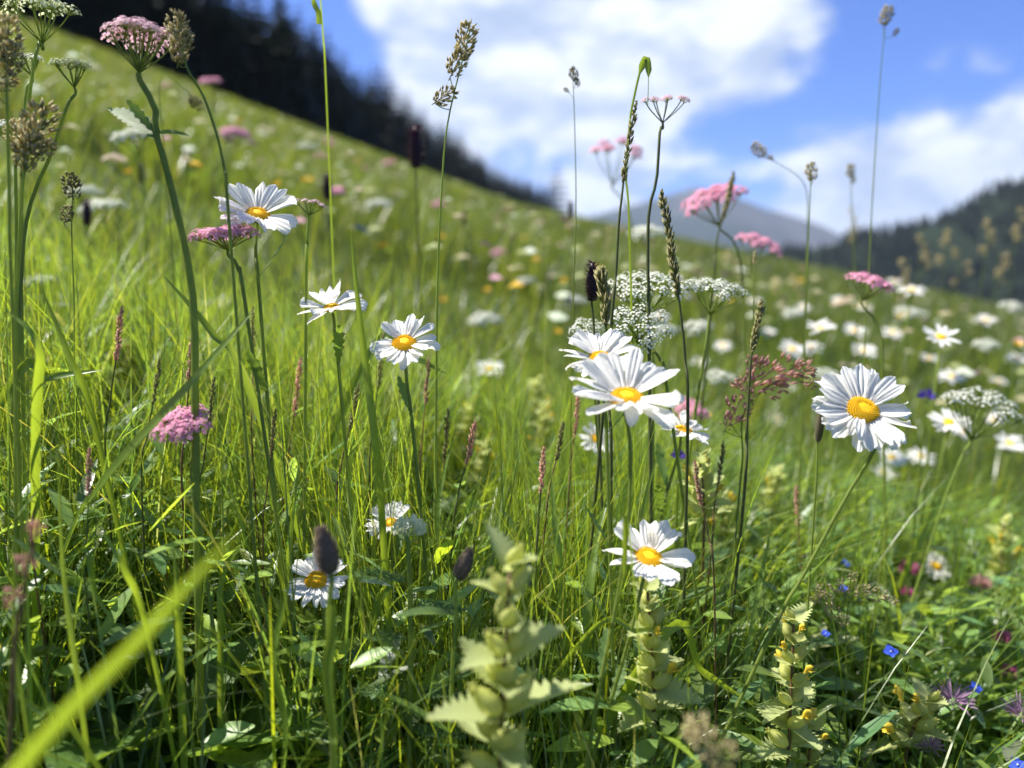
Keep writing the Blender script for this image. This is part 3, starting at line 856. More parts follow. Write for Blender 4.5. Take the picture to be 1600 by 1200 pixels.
# ------------------------------------------------------------------ umbels, white and pink
umbel('broad white umbel spread in a long wavy plate above a second umbel', 1012, 446, .60, 160, 'white', .10, .30, 14, -2, [(1020, 560), (1020, 680)], 22, .20, 1)
umbel('white umbel with many unopened buds crossed by a dark grass spike', 1118, 452, .62, 120, 'white', .16, .34, 10, 8, [(1100, 560), (1080, 690)], 17, .21, 2)
umbel('round white umbel showing its green rays just behind the daisies', 1004, 508, .56, 118, 'white', .12, .26, 40, 4, [(1030, 560), (1050, 660)], 18, .22, 3, gaps=.12)
umbel('loose white umbel beside the dark vanilla orchid', 915, 515, .60, 70, 'white', .1, .3, 34, -6, [(925, 590), (935, 700)], 9, .32, 4)
umbel('arched white umbel bending over a pair of daisies', 1535, 640, .74, 150, 'white', .34, .34, 4, 14, [(1500, 720), (1460, 830)], 16, .2, 5, ymul=.7)
umbel('cream umbel on forked green rays next to the tall stems', 112, 103, .50, 76, 'green', .12, .42, 6, 0, [(105, 165), (80, 240), (45, 330), (30, 480)], 8, .34, 6, sub=True)
umbel('cream umbel with yellow-green fruits at the top of the tall stem', 60, 15, .50, 130, 'green', .18, .38, 4, 0, [(58, 75), (38, 220), (30, 420), (28, 700)], 11, .28, 7)
umbel('small cream umbel under the forked one, close to furry grass heads', 45, 92, .52, 60, 'white', .12, .4, 8, 0, [(40, 150), (34, 300), (34, 520)], 8, .32, 8)
umbel('fading white umbel low on the tall stems', 20, 200, .52, 80, 'white', .14, .36, 8, 4, [(24, 260), (26, 420), (25, 700)], 9, .3, 9)
pk = umbel('large pale pink umbel on a thick bent stem with sheathing leaf', 218, 58, .47, 130, 'palepink', .18, .42, -4, 2, [(243, 170), (243, 205), (262, 270), (290, 390), (303, 480), (305, 600), (306, 720)], 20, .26, 10, name='pink_umbel_flower', stem=(.0026, .0017))
for (qx, qy), (tx, ty), L_, me_ in (((246, 212), (165, 150), 110, 0), ((246, 212), (205, 165), 70, 1), ((248, 208), (290, 200), 44, 0)):
    a_, b_ = P(qx, qy, .47), P(tx, ty, .47)
    link('leaf', DAISY_LEAF if me_ else RATTLE_LEAF, pk, TRS(a_ - pk.location, frame(b_ - a_, (-.2, -.7, .7)), L_ * .47 / FPX))
umbel('flat pink flower plate resting against a daisy head', 352, 366, .485, 122, 'pink', .06, .20, 6, -4, [(372, 420), (390, 520)], 16, .26, 11, name='pink_umbel_flower', ymul=.8)
umbel('bright pink flower cluster beside a broad slanting grass blade', 284, 664, .47, 100, 'pink', .28, .34, 30, -8, [(300, 760), (315, 850)], 14, .30, 12, name='pink_umbel_flower')
umbel('pink umbel leaning to one side beneath the tall grass spikes against the sky', 1112, 314, .82, 115, 'pink', .22, .36, 14, -24, [(1155, 400), (1165, 560)], 14, .28, 13, name='pink_umbel_flower')
umbel('blurred pink umbel low against the blue mountain', 1188, 384, .92, 90, 'pink', .2, .36, 14, 18, [(1180, 470), (1172, 600)], 12, .28, 14, name='pink_umbel_flower')
umbel('faint pink umbel hanging in the sky behind the dark grass spike', 965, 245, 1.05, 104, 'pink', .5, .42, 6, 8, [(985, 340), (990, 480)], 12, .24, 15, name='pink_umbel_flower', gaps=.15)
umbel('small pink umbel in front of a blurred daisy by the wooded hill', 1360, 442, .72, 84, 'pink', .16, .34, 12, 14, [(1375, 520), (1380, 640)], 12, .3, 16, name='pink_umbel_flower')
umbel('tall spent umbel with pink-tinged buds on a dark forked stem against the clouds', 1034, 158, .56, 96, 'palepink', .1, .34, 10, -6, [(1031, 205), (1026, 280), (1014, 330), (1012, 420), (1014, 520)], 9, .2, 17, name='pink_umbel_flower', stalk='dark_stalk', gaps=.2, stem=(.0014, .0009))
umbel('little pink yarrow cluster on arching stalks beside a leaning daisy', 486, 318, .53, 62, 'palepink', .1, .3, 0, 10, [(480, 380), (478, 480)], 6, .22, 18, name='pink_umbel_flower', ymul=.4)
umbel('pink umbel low in the turf behind the edge-on daisy', 1080, 640, .82, 64, 'pink', .15, .3, 25, 0, None, 8, .34, 19, name='pink_umbel_flower')
for k, (px_, py_, w_, d_) in enumerate([(757, 500, 66, 1.15), (1090, 512, 62, 1.0), (1040, 515, 50, 1.05), (1125, 590, 66, .95), (590, 320, 50, 1.7), (480, 230, 40, 2.2), (1010, 365, 80, 1.1), (900, 470, 44, 1.6), (155, 325, 80, 1.1), (210, 215, 90, 1.0), (130, 300, 60, 1.2), (820, 440, 40, 2.0), (1240, 490, 50, 1.3), (1420, 490, 60, 1.3), (1290, 585, 50, 1.1), (60, 440, 60, .9), (1580, 480, 50, 1.6), (1540, 540, 50, 1.2)]):
    umbel('blurred white umbel standing in the meadow behind the sharp flowers', px_, py_, d_, w_, 'white', .15, .3, 14, rgd.uniform(-8, 8), None, 9, .34, 100 + k, group='white umbels in the blurred meadow')
for k, (px_, py_, w_, d_) in enumerate([(370, 210, 62, 1.6), (685, 320, 30, 2.6), (525, 300, 44, 1.6), (780, 395, 30, 3.0), (610, 255, 26, 3.2), (330, 128, 40, 1.7)]):
    umbel('blurred pink umbel on the rising meadow below the wood', px_, py_, d_, w_, 'pink', .15, .3, 14, rgd.uniform(-8, 8), None, 8, .36, 140 + k, name='pink_umbel_flower', group='pink umbels on the rising meadow')

# ------------------------------------------------------------------ yellow rattle
rattle('large out-of-focus yellow rattle with toothed pale bracts on a purple stem', 797, 892, .36, 320, [(780, 1215)], 7, 3, .0, 1.15, .8)
rattle('slender yellow rattle spike under the daisy with the folded petal', 1012, 925, .47, 190, [(1022, 1110)], 6, 4, .1, .95, .7, leaves=4)
rattle('bushy yellow rattle with several open yellow hooded flowers', 1240, 975, .50, 200, [(1232, 1170)], 6, 5, .55, .95, .9, leaves=4)
rattle('short yellow rattle with one fresh yellow bloom between mauve heads', 1452, 1098, .58, 70, [(1418, 1165)], 3, 6, .9, 1.15, 1.0)
rattle('small pale rattle spike beside the thin straw-coloured stalk', 1094, 725, .62, 90, [(1100, 812)], 4, 7, .6, 1.0, .9)
rattle('low rattle plant with two yellow flowers at the foot of the bushy one', 1272, 1140, .55, 60, [(1262, 1196)], 2, 8, 1.0, .8, 1.0)
for k, (px_, py_, d_, h_) in enumerate([(205, 545, .95, 75), (735, 640, .95, 60), (850, 640, 1.0, 60), (840, 600, 1.1, 50), (170, 590, .9, 60), (1130, 780, .8, 60), (760, 700, .85, 50), (1570, 820, .9, 80), (1210, 745, .9, 50)]):
    rattle('pale yellow-green rattle spike half sunk in the meadow grass', px_, py_, d_, h_, None, 4, 30 + k, .4, 1.0, .9, group='rattle spikes in the grass', leaves=1)

# ------------------------------------------------------------------ seed heads and grass spikes
grass_head('cocksfoot grass with two straw-coloured clumps against the white cloud', [(726, 64, 66, 72), (714, 98, 54, 62), (696, 150, 46, 30)], .55, 'straw', [(700, 190), (690, 300), (684, 430), (682, 560)], 2, top=(732, 48))
grass_head('cocksfoot grass head standing over the large pale pink umbel', [(277, 46, 62, 85), (284, 72, 62, 70)], .46, 'straw', [(290, 100), (322, 160), (350, 260), (362, 400)], 3, top=(284, 30))
grass_head('dark cocksfoot grass head next to the tall stems', [(12, 56, 74, 82), (18, 92, 64, 70), (6, 128, 48, 20), (2, 80, 60, 95)], .44, 'straw', [(10, 130), (14, 300), (20, 500)], 4, top=(8, 40))
grass_head('cocksfoot grass with furry green-brown clumps leaning beside the cream umbels', [(62, 195, 90, 66), (42, 236, 74, 72), (30, 215, 64, 105), (70, 235, 50, 40)], .45, 'straw', [(40, 260), (28, 420), (24, 640)], 5, top=(72, 170))
grass_head('thin grass with tiny dark spikelets high against the cloud', [(897, 116, 26, 110), (902, 128, 16, 120), (885, 141, 12, 140)], .62, 'dark', [(898, 200), (900, 330), (896, 480)], 6, top=(895, 104), stem_r=.0005)
grass_head('thin grass with a brown head alone in the blue sky', [(1385, 24, 36, 75), (1400, 50, 15, 60)], .75, 'straw', [(1378, 90), (1370, 200), (1362, 330), (1355, 470)], 7, top=(1387, 8), stem_r=.0006)
grass_head('bent grass with a tan head drooping before the cloud bank', [(1186, 234, 34, 145), (1204, 246, 12, 150)], .8, 'straw', [(1215, 255), (1255, 285), (1262, 340), (1258, 470)], 8, top=(1195, 240), stem_r=.0006)
grass_head('slim grass tip with pale spikelets above the valley', [(1268, 268, 34, 100)], .68, 'straw', [(1266, 300), (1262, 400), (1258, 520)], 9, top=(1268, 252), stem_r=.0006)
grass_head('small blurred grass head above the wooded hill', [(1329, 268, 26, 95), (1333, 282, 14, 70)], .95, 'straw', [(1330, 300), (1334, 400), (1338, 500)], 10, top=(1329, 256), stem_r=.0007)
grass_head('feathery rust-pink grass panicle between two daisies', [(1195, 588, 66, 40), (1230, 582, 60, 20), (1165, 610, 50, 120), (1210, 606, 46, 10), (1255, 580, 40, 30), (1150, 640, 50, 70), (1180, 575, 44, 80), (1140, 660, 34, 60), (1265, 598, 26, 0)], .60, 'rust', [(1165, 640), (1160, 720), (1150, 830)], 11, top=(1235, 570), stem_r=.0008)
grass_head('red-brown dock spikelets by the tall left stems', [(20, 935, 40, 80), (40, 880, 40, 84), (52, 830, 36, 80)], .34, 'rust', [(30, 960), (18, 1100)], 12, top=(60, 800), stem_r=.0009, stalk='brown_stalk')
grass_head('dark dry grass spikelet under the large pale pink umbel', [(306, 160, 34, 140)], .7, 'dark', [(290, 140), (250, 130), (262, 300)], 13, top=(300, 155), stem_r=.0005)
grass_head('drooping dark grass spikelets left of the pink umbel stem', [(112, 290, 50, 96), (104, 335, 34, 70)], .55, 'dark', [(112, 360), (116, 480), (118, 620)], 14, top=(114, 268), stem_r=.0006)
grass_head('soft straw-pink grass plume leaning low among the rattle plants', [(1100, 1155, 80, 122), (1120, 1190, 60, 118), (1142, 1178, 40, 100)], .30, 'pale', [(1125, 1190), (1140, 1230)], 15, top=(1085, 1130), stem_r=.0006)
grass_head('branching meadow-grass panicle over the feathery leaves', [(1290, 925, 36, 170), (1318, 918, 30, 100), (1346, 925, 34, 20), (1372, 930, 34, 0), (1300, 955, 34, 120), (1335, 905, 24, 85), (1275, 940, 24, 200), (1395, 938, 20, -10), (1318, 970, 26, 70)], .58, 'pale', [(1322, 980), (1322, 1060), (1316, 1140)], 16, top=(1330, 895), stem_r=.0007)
for k, (px_, py_, d_) in enumerate([(1340, 330, 1.7), (1440, 372, 1.6), (1480, 365, 1.8), (1545, 350, 1.5), (1590, 330, 1.6), (1420, 410, 1.5), (1500, 400, 1.6), (1560, 400, 1.7), (1250, 420, 1.4), (1215, 440, 1.5), (1150, 400, 1.6), (945, 360, 1.8), (790, 330, 2.0)]):
    grass_head('blurred tall panicle grass standing up in front of the valley and the wooded hill', [(px_ + rgd.uniform(-14, 14), py_ + q * 14, rgd.uniform(13, 20), rgd.uniform(30, 140)) for q in range(4)], d_, 'pale', None, 200 + k, top=(px_, py_ - 8), stem_r=.0007, group='blurred panicle grasses before the valley')
spike_grass('long dark grass spike standing in front of the pink haze of umbels', [(994, 160), (984, 215), (976, 270), (972, 305), (967, 350), (962, 430), (950, 560)], .52, 11, .42, seed=1)
spike_grass('leaning dark grass spike crossing the white umbels', [(1033, 300), (1042, 345), (1050, 400), (1058, 450), (1064, 495), (1070, 560), (1074, 700)], .54, 15, .55, seed=2)
spike_grass('upright brown grass spike right of the wavy white umbel', [(1190, 470), (1184, 505), (1176, 545), (1172, 580), (1166, 680), (1160, 800)], .55, 11, .45, seed=3)
spike_grass('feathery green-brown grass spike next to the dark orchid', [(938, 420), (942, 450), (946, 490), (948, 540), (952, 640), (955, 760)], .53, 18, .5, seed=4)
spike_grass('pale thin straw spike rising from the small rattle', [(1180, 392), (1178, 440), (1176, 520), (1170, 640), (1160, 790)], .62, 5, .15, mat='straw', seed=5, stalk='stalk')
spike_grass('pink-brown grass spike leaning over the pink umbel', [(1146, 270), (1138, 310), (1128, 345), (1118, 390), (1110, 500)], .78, 9, .5, mat='olive_seed', seed=6)
for k, (px_, py_, L_, w_, d_) in enumerate([(742, 660, 110, 6, .55), (700, 640, 130, 6, .6), (300, 520, 150, 6, .52), (250, 560, 120, 5, .5), (470, 560, 150, 6, .6), (560, 600, 120, 5, .55), (850, 700, 120, 6, .5), (880, 660, 100, 5, .55), (905, 610, 120, 5, .6), (335, 590, 130, 5, .5), (1085, 720, 120, 5, .5), (1130, 690, 110, 5, .6), (190, 480, 140, 6, .55), (395, 480, 140, 5, .55), (1245, 760, 110, 5, .7), (600, 520, 140, 5, .58), (670, 560, 120, 5, .6), (60, 640, 140, 6, .45), (140, 700, 130, 5, .45), (430, 640, 130, 5, .5)]):
    dx = rgd.uniform(-40, 40)
    spike_grass('slim red-brown grass stalk with fine spikelets among the green blades', [(px_, py_), (px_ - dx * .3, py_ + L_ * .5), (px_ - dx * .7, py_ + L_), (px_ - dx, py_ + L_ * 1.8)], d_, w_ + 2, .42, mat='olive_seed' if k % 2 else 'rust_seed', seed=40 + k, group='fine brown grass stalks', stalk='brown_stalk' if k % 3 else 'dark_stalk', fluff=1.4)

headed('furry grey-brown plantain head rising in front of a daisy', 'plantain', 'plantain', 516, 896, .38, 38, PLANTAIN, 'seed_head', -9, [(513, 960), (515, 1060), (520, 1180)], stem=(.0016, .0013))
headed('furry plantain head alone among upright grass right of the yarrow bud', 'plantain', 'plantain', 716, 904, .44, 26, PLANTAIN, 'seed_head', 22, [(712, 960), (705, 1080)])
headed('slim dark plantain spike beside the ragged daisy', 'plantain', 'plantain', 1278, 690, .50, 15, NARROW_HEAD, 'seed_head', 3, [(1276, 740), (1268, 860)], stem=(.0008, .0006))
headed('dark purple vanilla orchid spike beside the white umbels', 'vanilla_orchid', 'orchid', 925, 470, .58, 34, ORCHID, 'flower_spike', 0, [(930, 540), (936, 660)], stalk='dark_stalk')
for px_, py_, d_, w_ in [(512, 312, 1.1, 22), (650, 262, .95, 36), (136, 352, 1.0, 22), (892, 340, 1.4, 14), (222, 285, 1.2, 16), (725, 350, 1.6, 12)]:
    headed('blurred dark orchid spike standing out of the rising meadow', 'vanilla_orchid', 'orchid', px_, py_, d_, w_, ORCHID, 'flower_spike', R(-4, 4), None, (.01, .01), stalk='dark_stalk', group='dark orchids in the rising meadow')
headed('closed grey-green yarrow bud cluster overlapping a daisy', 'yarrow', 'yarrow', 638, 848, .46, 52, tuft_mesh(9, 'umbel_green', 80, .36, .16, .45, .28), 'flower_head', 4, [(640, 900), (642, 1010), (640, 1150)], stem=(.0019, .0015))
yar = [o for o in COL.objects if o.name.startswith('yarrow')][0]
for px_, py_, s_, sx_, d_ in [(642, 908, 100, -1, .46), (642, 945, 95, 1, .46), (642, 1000, 80, -1, .46), (642, 1085, 95, -1, .46), (642, 1080, 90, 1, .46), (642, 1140, 95, 1, .46)]:
    p = P(px_, py_, d_) - yar.location
    link('feathery_leaf', FERN[0], yar, TRS(p, frame((sx_, -.25, .25 if sx_ < 0 else .05), (0, -.5, 1)), (s_ * d_ / FPX, s_ * d_ / FPX * .42, s_ * d_ / FPX)))
headed('pink clover head beside the small low daisy', 'red_clover', 'clover', 1420, 902, .9, 30, CLOVER, 'flower_head', 0, None, (.02, .01))
headed('faded pink clover head below the small low daisy', 'red_clover', 'clover', 1415, 935, .85, 22, CLOVER, 'flower_head', 10, None, (.0, .02))
for px_, py_ in [(1566, 1006), (1578, 1060)]:
    headed('bright pink clover head on the lower slope above the blue speedwell', 'red_clover', 'clover', px_, py_, .74, 26, CLOVER, 'flower_head', R(-10, 10), None, (.02, .01), group='bright clover heads on the lower slope')
for px_, py_, w_ in [(1486, 1112, 48), (1592, 1132, 44), (1455, 1180, 34)]:
    headed('ragged mauve flower head with spent petals around the short rattle', 'mauve_clover', 'clover', px_, py_, .58, w_, MAUVE, 'flower_head', R(-15, 15), None, (.02, .01), group='ragged mauve heads around the short rattle')
headed('orange-brown withered clover head near the meadow edge of daisies', 'withered_clover', 'clover', 1530, 925, .8, 30, tuft_mesh(14, 'rust_seed'), 'flower_head', 0, None, (.02, .01))
headed('violet rampion bloom under the edge-on daisy', 'rampion', 'rampion', 1060, 722, .62, 22, VIOLET, 'flower_head', 0, None, (.0, .01))
headed('blurred violet bloom right of the ragged daisy', 'rampion', 'rampion', 1446, 630, .8, 24, VIOLET, 'flower_head', 0, None, (.0, .02))
for px_, py_, w_, d_ in [(1392, 1018, 22, .56), (1525, 1075, 20, .60), (1590, 1195, 26, .55), (1322, 880, 14, .8), (1290, 990, 14, .62), (1318, 920, 14, .7)]:
    headed('tiny bright blue speedwell with a white centre in the low turf', 'speedwell', 'speedwell', px_, py_, d_, w_, SPEEDWELL, 'flower', R(-15, 15), None, (R(-.02, .02), .02), stem=(.0005, .0004), group='blue speedwells in the low turf', yz=-.6)
for px_, py_, w_, d_ in [(600, 387, 22, 1.5), (432, 290, 18, 1.3), (475, 283, 16, 1.6), (870, 520, 16, 1.6), (1590, 540, 18, 1.3), (760, 455, 16, 2.0), (200, 270, 16, 1.6), (690, 470, 16, 1.9), (825, 685, 10, .9), (690, 372, 14, 2.4), (560, 470, 14, 1.6), (880, 440, 14, 2.0), (930, 420, 14, 2.4), (1105, 650, 12, 1.0)]:
    headed('blurred yellow buttercup scattered through the meadow', 'buttercup', 'buttercup', px_, py_, d_, w_, BUTTERCUP, 'flower', R(-15, 15), None, (R(-.02, .02), .02), stem=(.0007, .0005), group='yellow buttercups in the meadow', yz=-.3)

# ------------------------------------------------------------------ single blades and leaves that stand out
blade('wide out-of-focus grass blade slanting very close, pale at its foot', [(372, 832, .215), (300, 905, .212), (215, 1000, .208), (120, 1095, .204), (35, 1190, .20), (-80, 1320, .20), (-230, 1500, .20)], 28, face=(.75, -.65, -.1), prof=lambda t: min(1, t / .35) ** .7)
blade('broad bright grass blade slanting across the pink flower cluster', [(402, 478, .45), (345, 545, .44), (262, 640, .435), (200, 708, .435), (150, 770, .44), (110, 840, .46)], 22, twist=.5)
blade('tall green grass leaf bent over like a hook against the clouds', [(1012, 165, .55), (1013, 120, .55), (1010, 92, .55), (1001, 108, .55), (991, 150, .55), (984, 190, .55), (978, 280, .55), (985, 420, .56)], 11, face=(.3, -1, .1), prof=lambda t: .12 if t < .14 else (1.0 if t < .4 else .35))
blade('bent leaf tip showing at the upper sky gap beside the wood', [(498, 38, .6), (497, 20, .6), (490, 2, .6), (497, -30, .6), (505, 60, .62), (512, 200, .64)], 9, face=(.6, -1, 0), prof=lambda t: 1.0 if t < .35 else .3)
blade('dark green grass stem-leaf standing upright beside two daisies', [(548, 355, .47), (556, 440, .47), (570, 560, .475), (588, 700, .48), (596, 790, .49)], 12)
blade('yellowing narrow grass blade with a rusty tip below the furry plantain', [(519, 945, .37), (518, 1000, .37), (513, 1060, .37), (523, 1150, .37), (528, 1230, .37)], 19, twist=.8, prof=lambda t: .25 + .75 * math.sin(math.pi * min(1, .15 + t * 1.1)))
blade('short broad blade catching light left of the plantain daisy', [(455, 900, .42), (440, 960, .42), (428, 1040, .42), (448, 1130, .42), (440, 1260, .42)], 20, twist=1.5)
blade('grey-green blade lying slanted under the pink flower cluster', [(244, 698, .52), (225, 735, .51), (205, 770, .51), (194, 810, .52)], 24, mat='leaf', face=(-.2, -.5, .8))
BL = [((255, 430, .5), (330, 520, .5), (400, 640, .52)), ((60, 440, .46), (110, 560, .46), (155, 690, .47)), ((5, 480, .42), (60, 545, .42), (55, 700, .44)), ((160, 578, .5), (80, 590, .5), (10, 615, .5)),
      ((700, 585, .6), (640, 560, .6), (570, 570, .6)), ((150, 815, .4), (195, 890, .4), (235, 1000, .42)), ((182, 980, .44), (150, 930, .44), (130, 895, .44)), ((270, 840, .42), (278, 940, .42), (282, 1060, .43)),
      ((395, 970, .44), (300, 1030, .44), (225, 1110, .43)), ((20, 830, .36), (25, 1000, .36), (50, 1190, .36)), ((90, 690, .40), (100, 900, .40), (130, 1130, .40)), ((0, 1065, .38), (60, 1110, .38), (130, 1160, .38)),
      ((560, 860, .48), (540, 960, .48), (520, 1090, .48)), ((640, 880, .5), (585, 960, .5), (575, 1090, .5)), ((755, 1000, .46), (720, 1030, .46), (670, 1060, .46)), ((965, 940, .42), (975, 900, .42), (985, 860, .42)),
      ((1178, 950, .5), (1090, 1030, .5), (1020, 1120, .5)), ((1180, 1105, .5), (1100, 1050, .49), (1030, 1000, .48)), ((900, 1075, .46), (960, 1100, .46), (1025, 1150, .46)), ((1210, 800, .6), (1190, 900, .58), (1170, 1010, .56)),
      ((1330, 740, .75), (1290, 860, .72), (1230, 990, .7)), ((1510, 700, .85), (1470, 780, .85), (1420, 880, .85)), ((1400, 1075, .55), (1330, 1105, .55), (1270, 1120, .55)), ((960, 740, .55), (930, 860, .52), (915, 1000, .5)),
      ((1030, 700, .5), (1005, 800, .5), (998, 930, .5)), ((860, 720, .52), (868, 830, .5), (880, 960, .5)), ((790, 740, .55), (770, 860, .52), (740, 990, .5)), ((470, 700, .5), (455, 830, .5), (445, 960, .5)),
      ((345, 560, .5), (300, 640, .5), (290, 760, .5)), ((715, 660, .6), (690, 760, .58), (680, 900, .55)), ((1110, 980, .46), (1000, 985, .46), (900, 1010, .46)), ((400, 820, .45), (350, 900, .45), (345, 1010, .45))]
BLADE_LABELS = [
    "arching green blade rising past the rising pink umbel stem",
    "long green blade slanting between the tall stems and the pink cluster",
    "grey-green blade folded at its tip next to the tall stems",
    "pale stiff blade lying nearly level beside the tall stems",
    "thin blade lying level under the large-disc daisy",
    "sunlit blade leaning behind the wide blurred blade",
    "short bright blade crossing the low clover leaves behind the wide blurred blade",
    "broad upright blade touching the wide blurred blade's tip",
    "grey-green blade curving over the wrinkled broad leaves",
    "upright blade along the reddish dock stalk",
    "straight blade crossed by the wide blurred blade",
    "pale blade tucked under the wide blurred blade",
    "upright bright blade right of the plantain daisy",
    "blade bending towards the yarrow stem",
    "short blade pointing at the big rattle's upper bracts",
    "blade tip pressed behind the folded-petal daisy",
    "long blade sloping across the slender rattle spike",
    "blade crossing behind the slender rattle towards the bushy rattle",
    "short pale blade at the foot of the slender rattle",
    "tall blade rising above the bushy rattle",
    "soft-focus blade leaning along the ragged daisy's stem",
    "soft-focus blade beside the loose daisy cluster",
    "blade lying over the feathery leaves by the bushy rattle",
    "blade running along the largest daisy's stem",
    "blade standing just behind the largest daisy's stem",
    "upright blade between the big rattle and the largest daisy",
    "blade rising above the lone furry plantain head",
    "upright blade left of the plantain daisy",
    "blade standing behind the bright pink flower cluster",
    "blade in front of the round-leaved lady's mantle",
    "thin arched blade reaching from the slender rattle to the big one",
    "blade over the feathery leaves above the wrinkled broad leaves"]
for k, b3 in enumerate(BL):
    blade(BLADE_LABELS[k], list(b3), rgd.choice([8, 10, 12, 14, 16]), twist=rgd.uniform(-1.2, 1.2), group='long single grass blades', face=(rgd.uniform(-.5, .5), -.7, .6))
for k, (top, mid, low, w_) in enumerate([((12, 120), (24, 500), (30, 1150), 13), ((36, 330), (44, 620), (48, 1190), 17), ((8, 400), (14, 700), (20, 1150), 12)]):
    spike_grass('thick green stalk in the cluster of tall stems along the flower-rich slope', [top, ((top[0] + mid[0]) / 2, (top[1] + mid[1]) / 2), mid, low], .40 + .03 * k, 6, .02, mat='stalk', seed=90 + k, group='cluster of thick green stalks', stalk='stalk')

def broad_leaf_mesh(seed):
    rg = random.Random(seed); nu, nv = 9, 18; V = []
    for i in range(nv):
        t = i / (nv - 1); w = .20 * (math.sin(math.pi * min(1, t * .96 + .04)) ** .75)
        for j in range(nu):
            s = j / (nu - 1) * 2 - 1
            wav = .014 * math.sin(t * 34 + abs(s) * 3) * (1 - abs(s) * .3) + .012 * rg.uniform(-1, 1)
            V.append((t + .015 * math.sin(i * 2.2) * abs(s), s * w * (1 + .05 * math.sin(i * 1.9)), .22 * t - .42 * t * t + .16 * abs(s) * w * 2 + wav))
    F = [(i * nu + j, i * nu + j + 1, (i + 1) * nu + j + 1, (i + 1) * nu + j) for i in range(nv - 1) for j in range(nu - 1)]
    return mk('leaf', V, F, 'leaf')
BROAD = [broad_leaf_mesh(i) for i in range(3)]
def rosette(label, px_, py_, d_, leaves, L, seed, group=None, meshes=BROAD, name='broad_leaved_plant', cat='plant', el=.45):
    rg = random.Random(seed); c = P(px_, py_, d_); base = on_ground(c.x, c.y, -.005)
    root = thing(name, label, cat, base, group)
    for i in range(leaves):
        a = 2 * math.pi * i / leaves + rg.uniform(-.4, .4)
        link('leaf', rg.choice(meshes), root, TRS((0, 0, rg.uniform(0, .02)), frame((math.cos(a), math.sin(a), el + rg.uniform(-.15, .3)), (0, 0, 1)), L * rg.uniform(.75, 1.15)))
rosette('low plant with wrinkled broad leaves at the foot of the tall stems', 230, 1120, .52, 8, .17, 1, el=.7)
rosette('low plant with wrinkled broad leaves behind the wide blurred blade', 370, 1080, .56, 7, .15, 2, el=.8)
rosette('young broad-leaved plant under the rising pink umbel stem', 330, 430, 1.0, 5, .24, 3, el=.9)
wl = thing('broad_leaved_plant', 'plant with large wrinkled pointed leaves spread under the wide blurred blade', 'plant', on_ground(P(235, 1195, .5).x, P(235, 1195, .5).y))
for k, ((qx, qy), (tx, ty), L_) in enumerate((((235, 1195), (85, 1125), 190), ((250, 1190), (395, 1125), 180), ((290, 1150), (390, 985), 200), ((240, 1190), (235, 1040), 150), ((300, 1195), (420, 1195), 150))):
    a_, b_ = P(qx, qy, .50), P(tx, ty, .50 + .03 * (k % 2))
    link('leaf', BROAD[k % 3], wl, TRS(a_ - wl.location, frame(b_ - a_, (-.25, -.55, .8)), L_ * .5 / FPX))
def round_leaf_mesh():
    V = [(0, 0, 0)]; F = []; n = 45
    for ring in (0.5, 1.0):
        for i in range(n):
            a = -2.7 + 5.4 * i / (n - 1); lob = 1 + .10 * math.cos(a * 9) if ring == 1.0 else 1
            V.append((.5 + .5 * ring * lob * math.cos(a), .5 * ring * lob * math.sin(a), ring * (.10 + .05 * math.cos(a * 9))))
    V[0] = (.5, 0, 0)
    for i in range(n - 1):
        F.append((0, 1 + i, 2 + i)); F.append((1 + i, 1 + n + i, 2 + n + i, 2 + i))
    return mk('leaf', V, F, 'leaf')
ROUND = [round_leaf_mesh()]
rosette('lady\'s mantle with round pleated leaves shaded by grass', 690, 745, .82, 6, .10, 4, None, ROUND, 'round_leaved_plant', el=1.2)
rosette('lady\'s mantle with dark round leaves low between the daisies', 560, 720, .9, 5, .09, 5, None, ROUND, 'round_leaved_plant', el=1.2)
rgf = random.Random(8)
FEATHER_SPOTS = [(1440, 1030), (1400, 1000), (1480, 1040), (1370, 1070), (1340, 1160), (1420, 1190), (1510, 1150), (1550, 1110), (1180, 1190), (1110, 1120), (1080, 1010), (1150, 880), (1120, 830), (1290, 1100), (1560, 1190), (1490, 990), (1090, 940), (880, 1150), (170, 850), (110, 880), (400, 660), (430, 1100), (560, 1150)]
for px_, py_ in FEATHER_SPOTS:
    r_ = ray(px_, py_)
    dd = .45
    for _ in range(200):
        p = CAM + r_ * dd
        if p.z < G(p.x, p.y) + .06: break
        dd += .01
    base = on_ground(p.x, p.y, -.005)
    root = thing('feathery_plant', 'small plant with feathery finely divided leaves in the low turf', 'plant', base, 'feathery-leaved plants in the turf')
    for i in range(6):
        a = rgf.uniform(0, 6.28)
        link('feathery_leaf', rgf.choice(FERN), root, TRS((0, 0, .01), frame((math.cos(a), math.sin(a), rgf.uniform(.5, 1.4)), (0, 0, 1)), rgf.uniform(.06, .10)))

# ------------------------------------------------------------------ uncountable growth: sward, low leaves, distant bloom
def big_mesh(name, V, quads, tint, mat, smooth=True):
    me = bpy.data.meshes.new(name)
    nv, nq = len(V), len(quads)
    me.vertices.add(nv); me.vertices.foreach_set('co', V.astype(np.float32).ravel())
    me.loops.add(nq * 4); me.loops.foreach_set('vertex_index', quads.astype(np.int32).ravel())
    me.polygons.add(nq); me.polygons.foreach_set('loop_start', np.arange(0, nq * 4, 4, dtype=np.int32))
    me.polygons.foreach_set('loop_total', np.full(nq, 4, dtype=np.int32))
    me.polygons.foreach_set('use_smooth', np.full(nq, smooth))
    at = me.attributes.new('tint', 'FLOAT_COLOR', 'POINT')
    at.data.foreach_set('color', np.concatenate([tint, np.ones((nv, 1))], 1).astype(np.float32).ravel())
    me.materials.append(MATS[mat]); me.update(calc_edges=True)
    return me
occ = np.array(OCC)
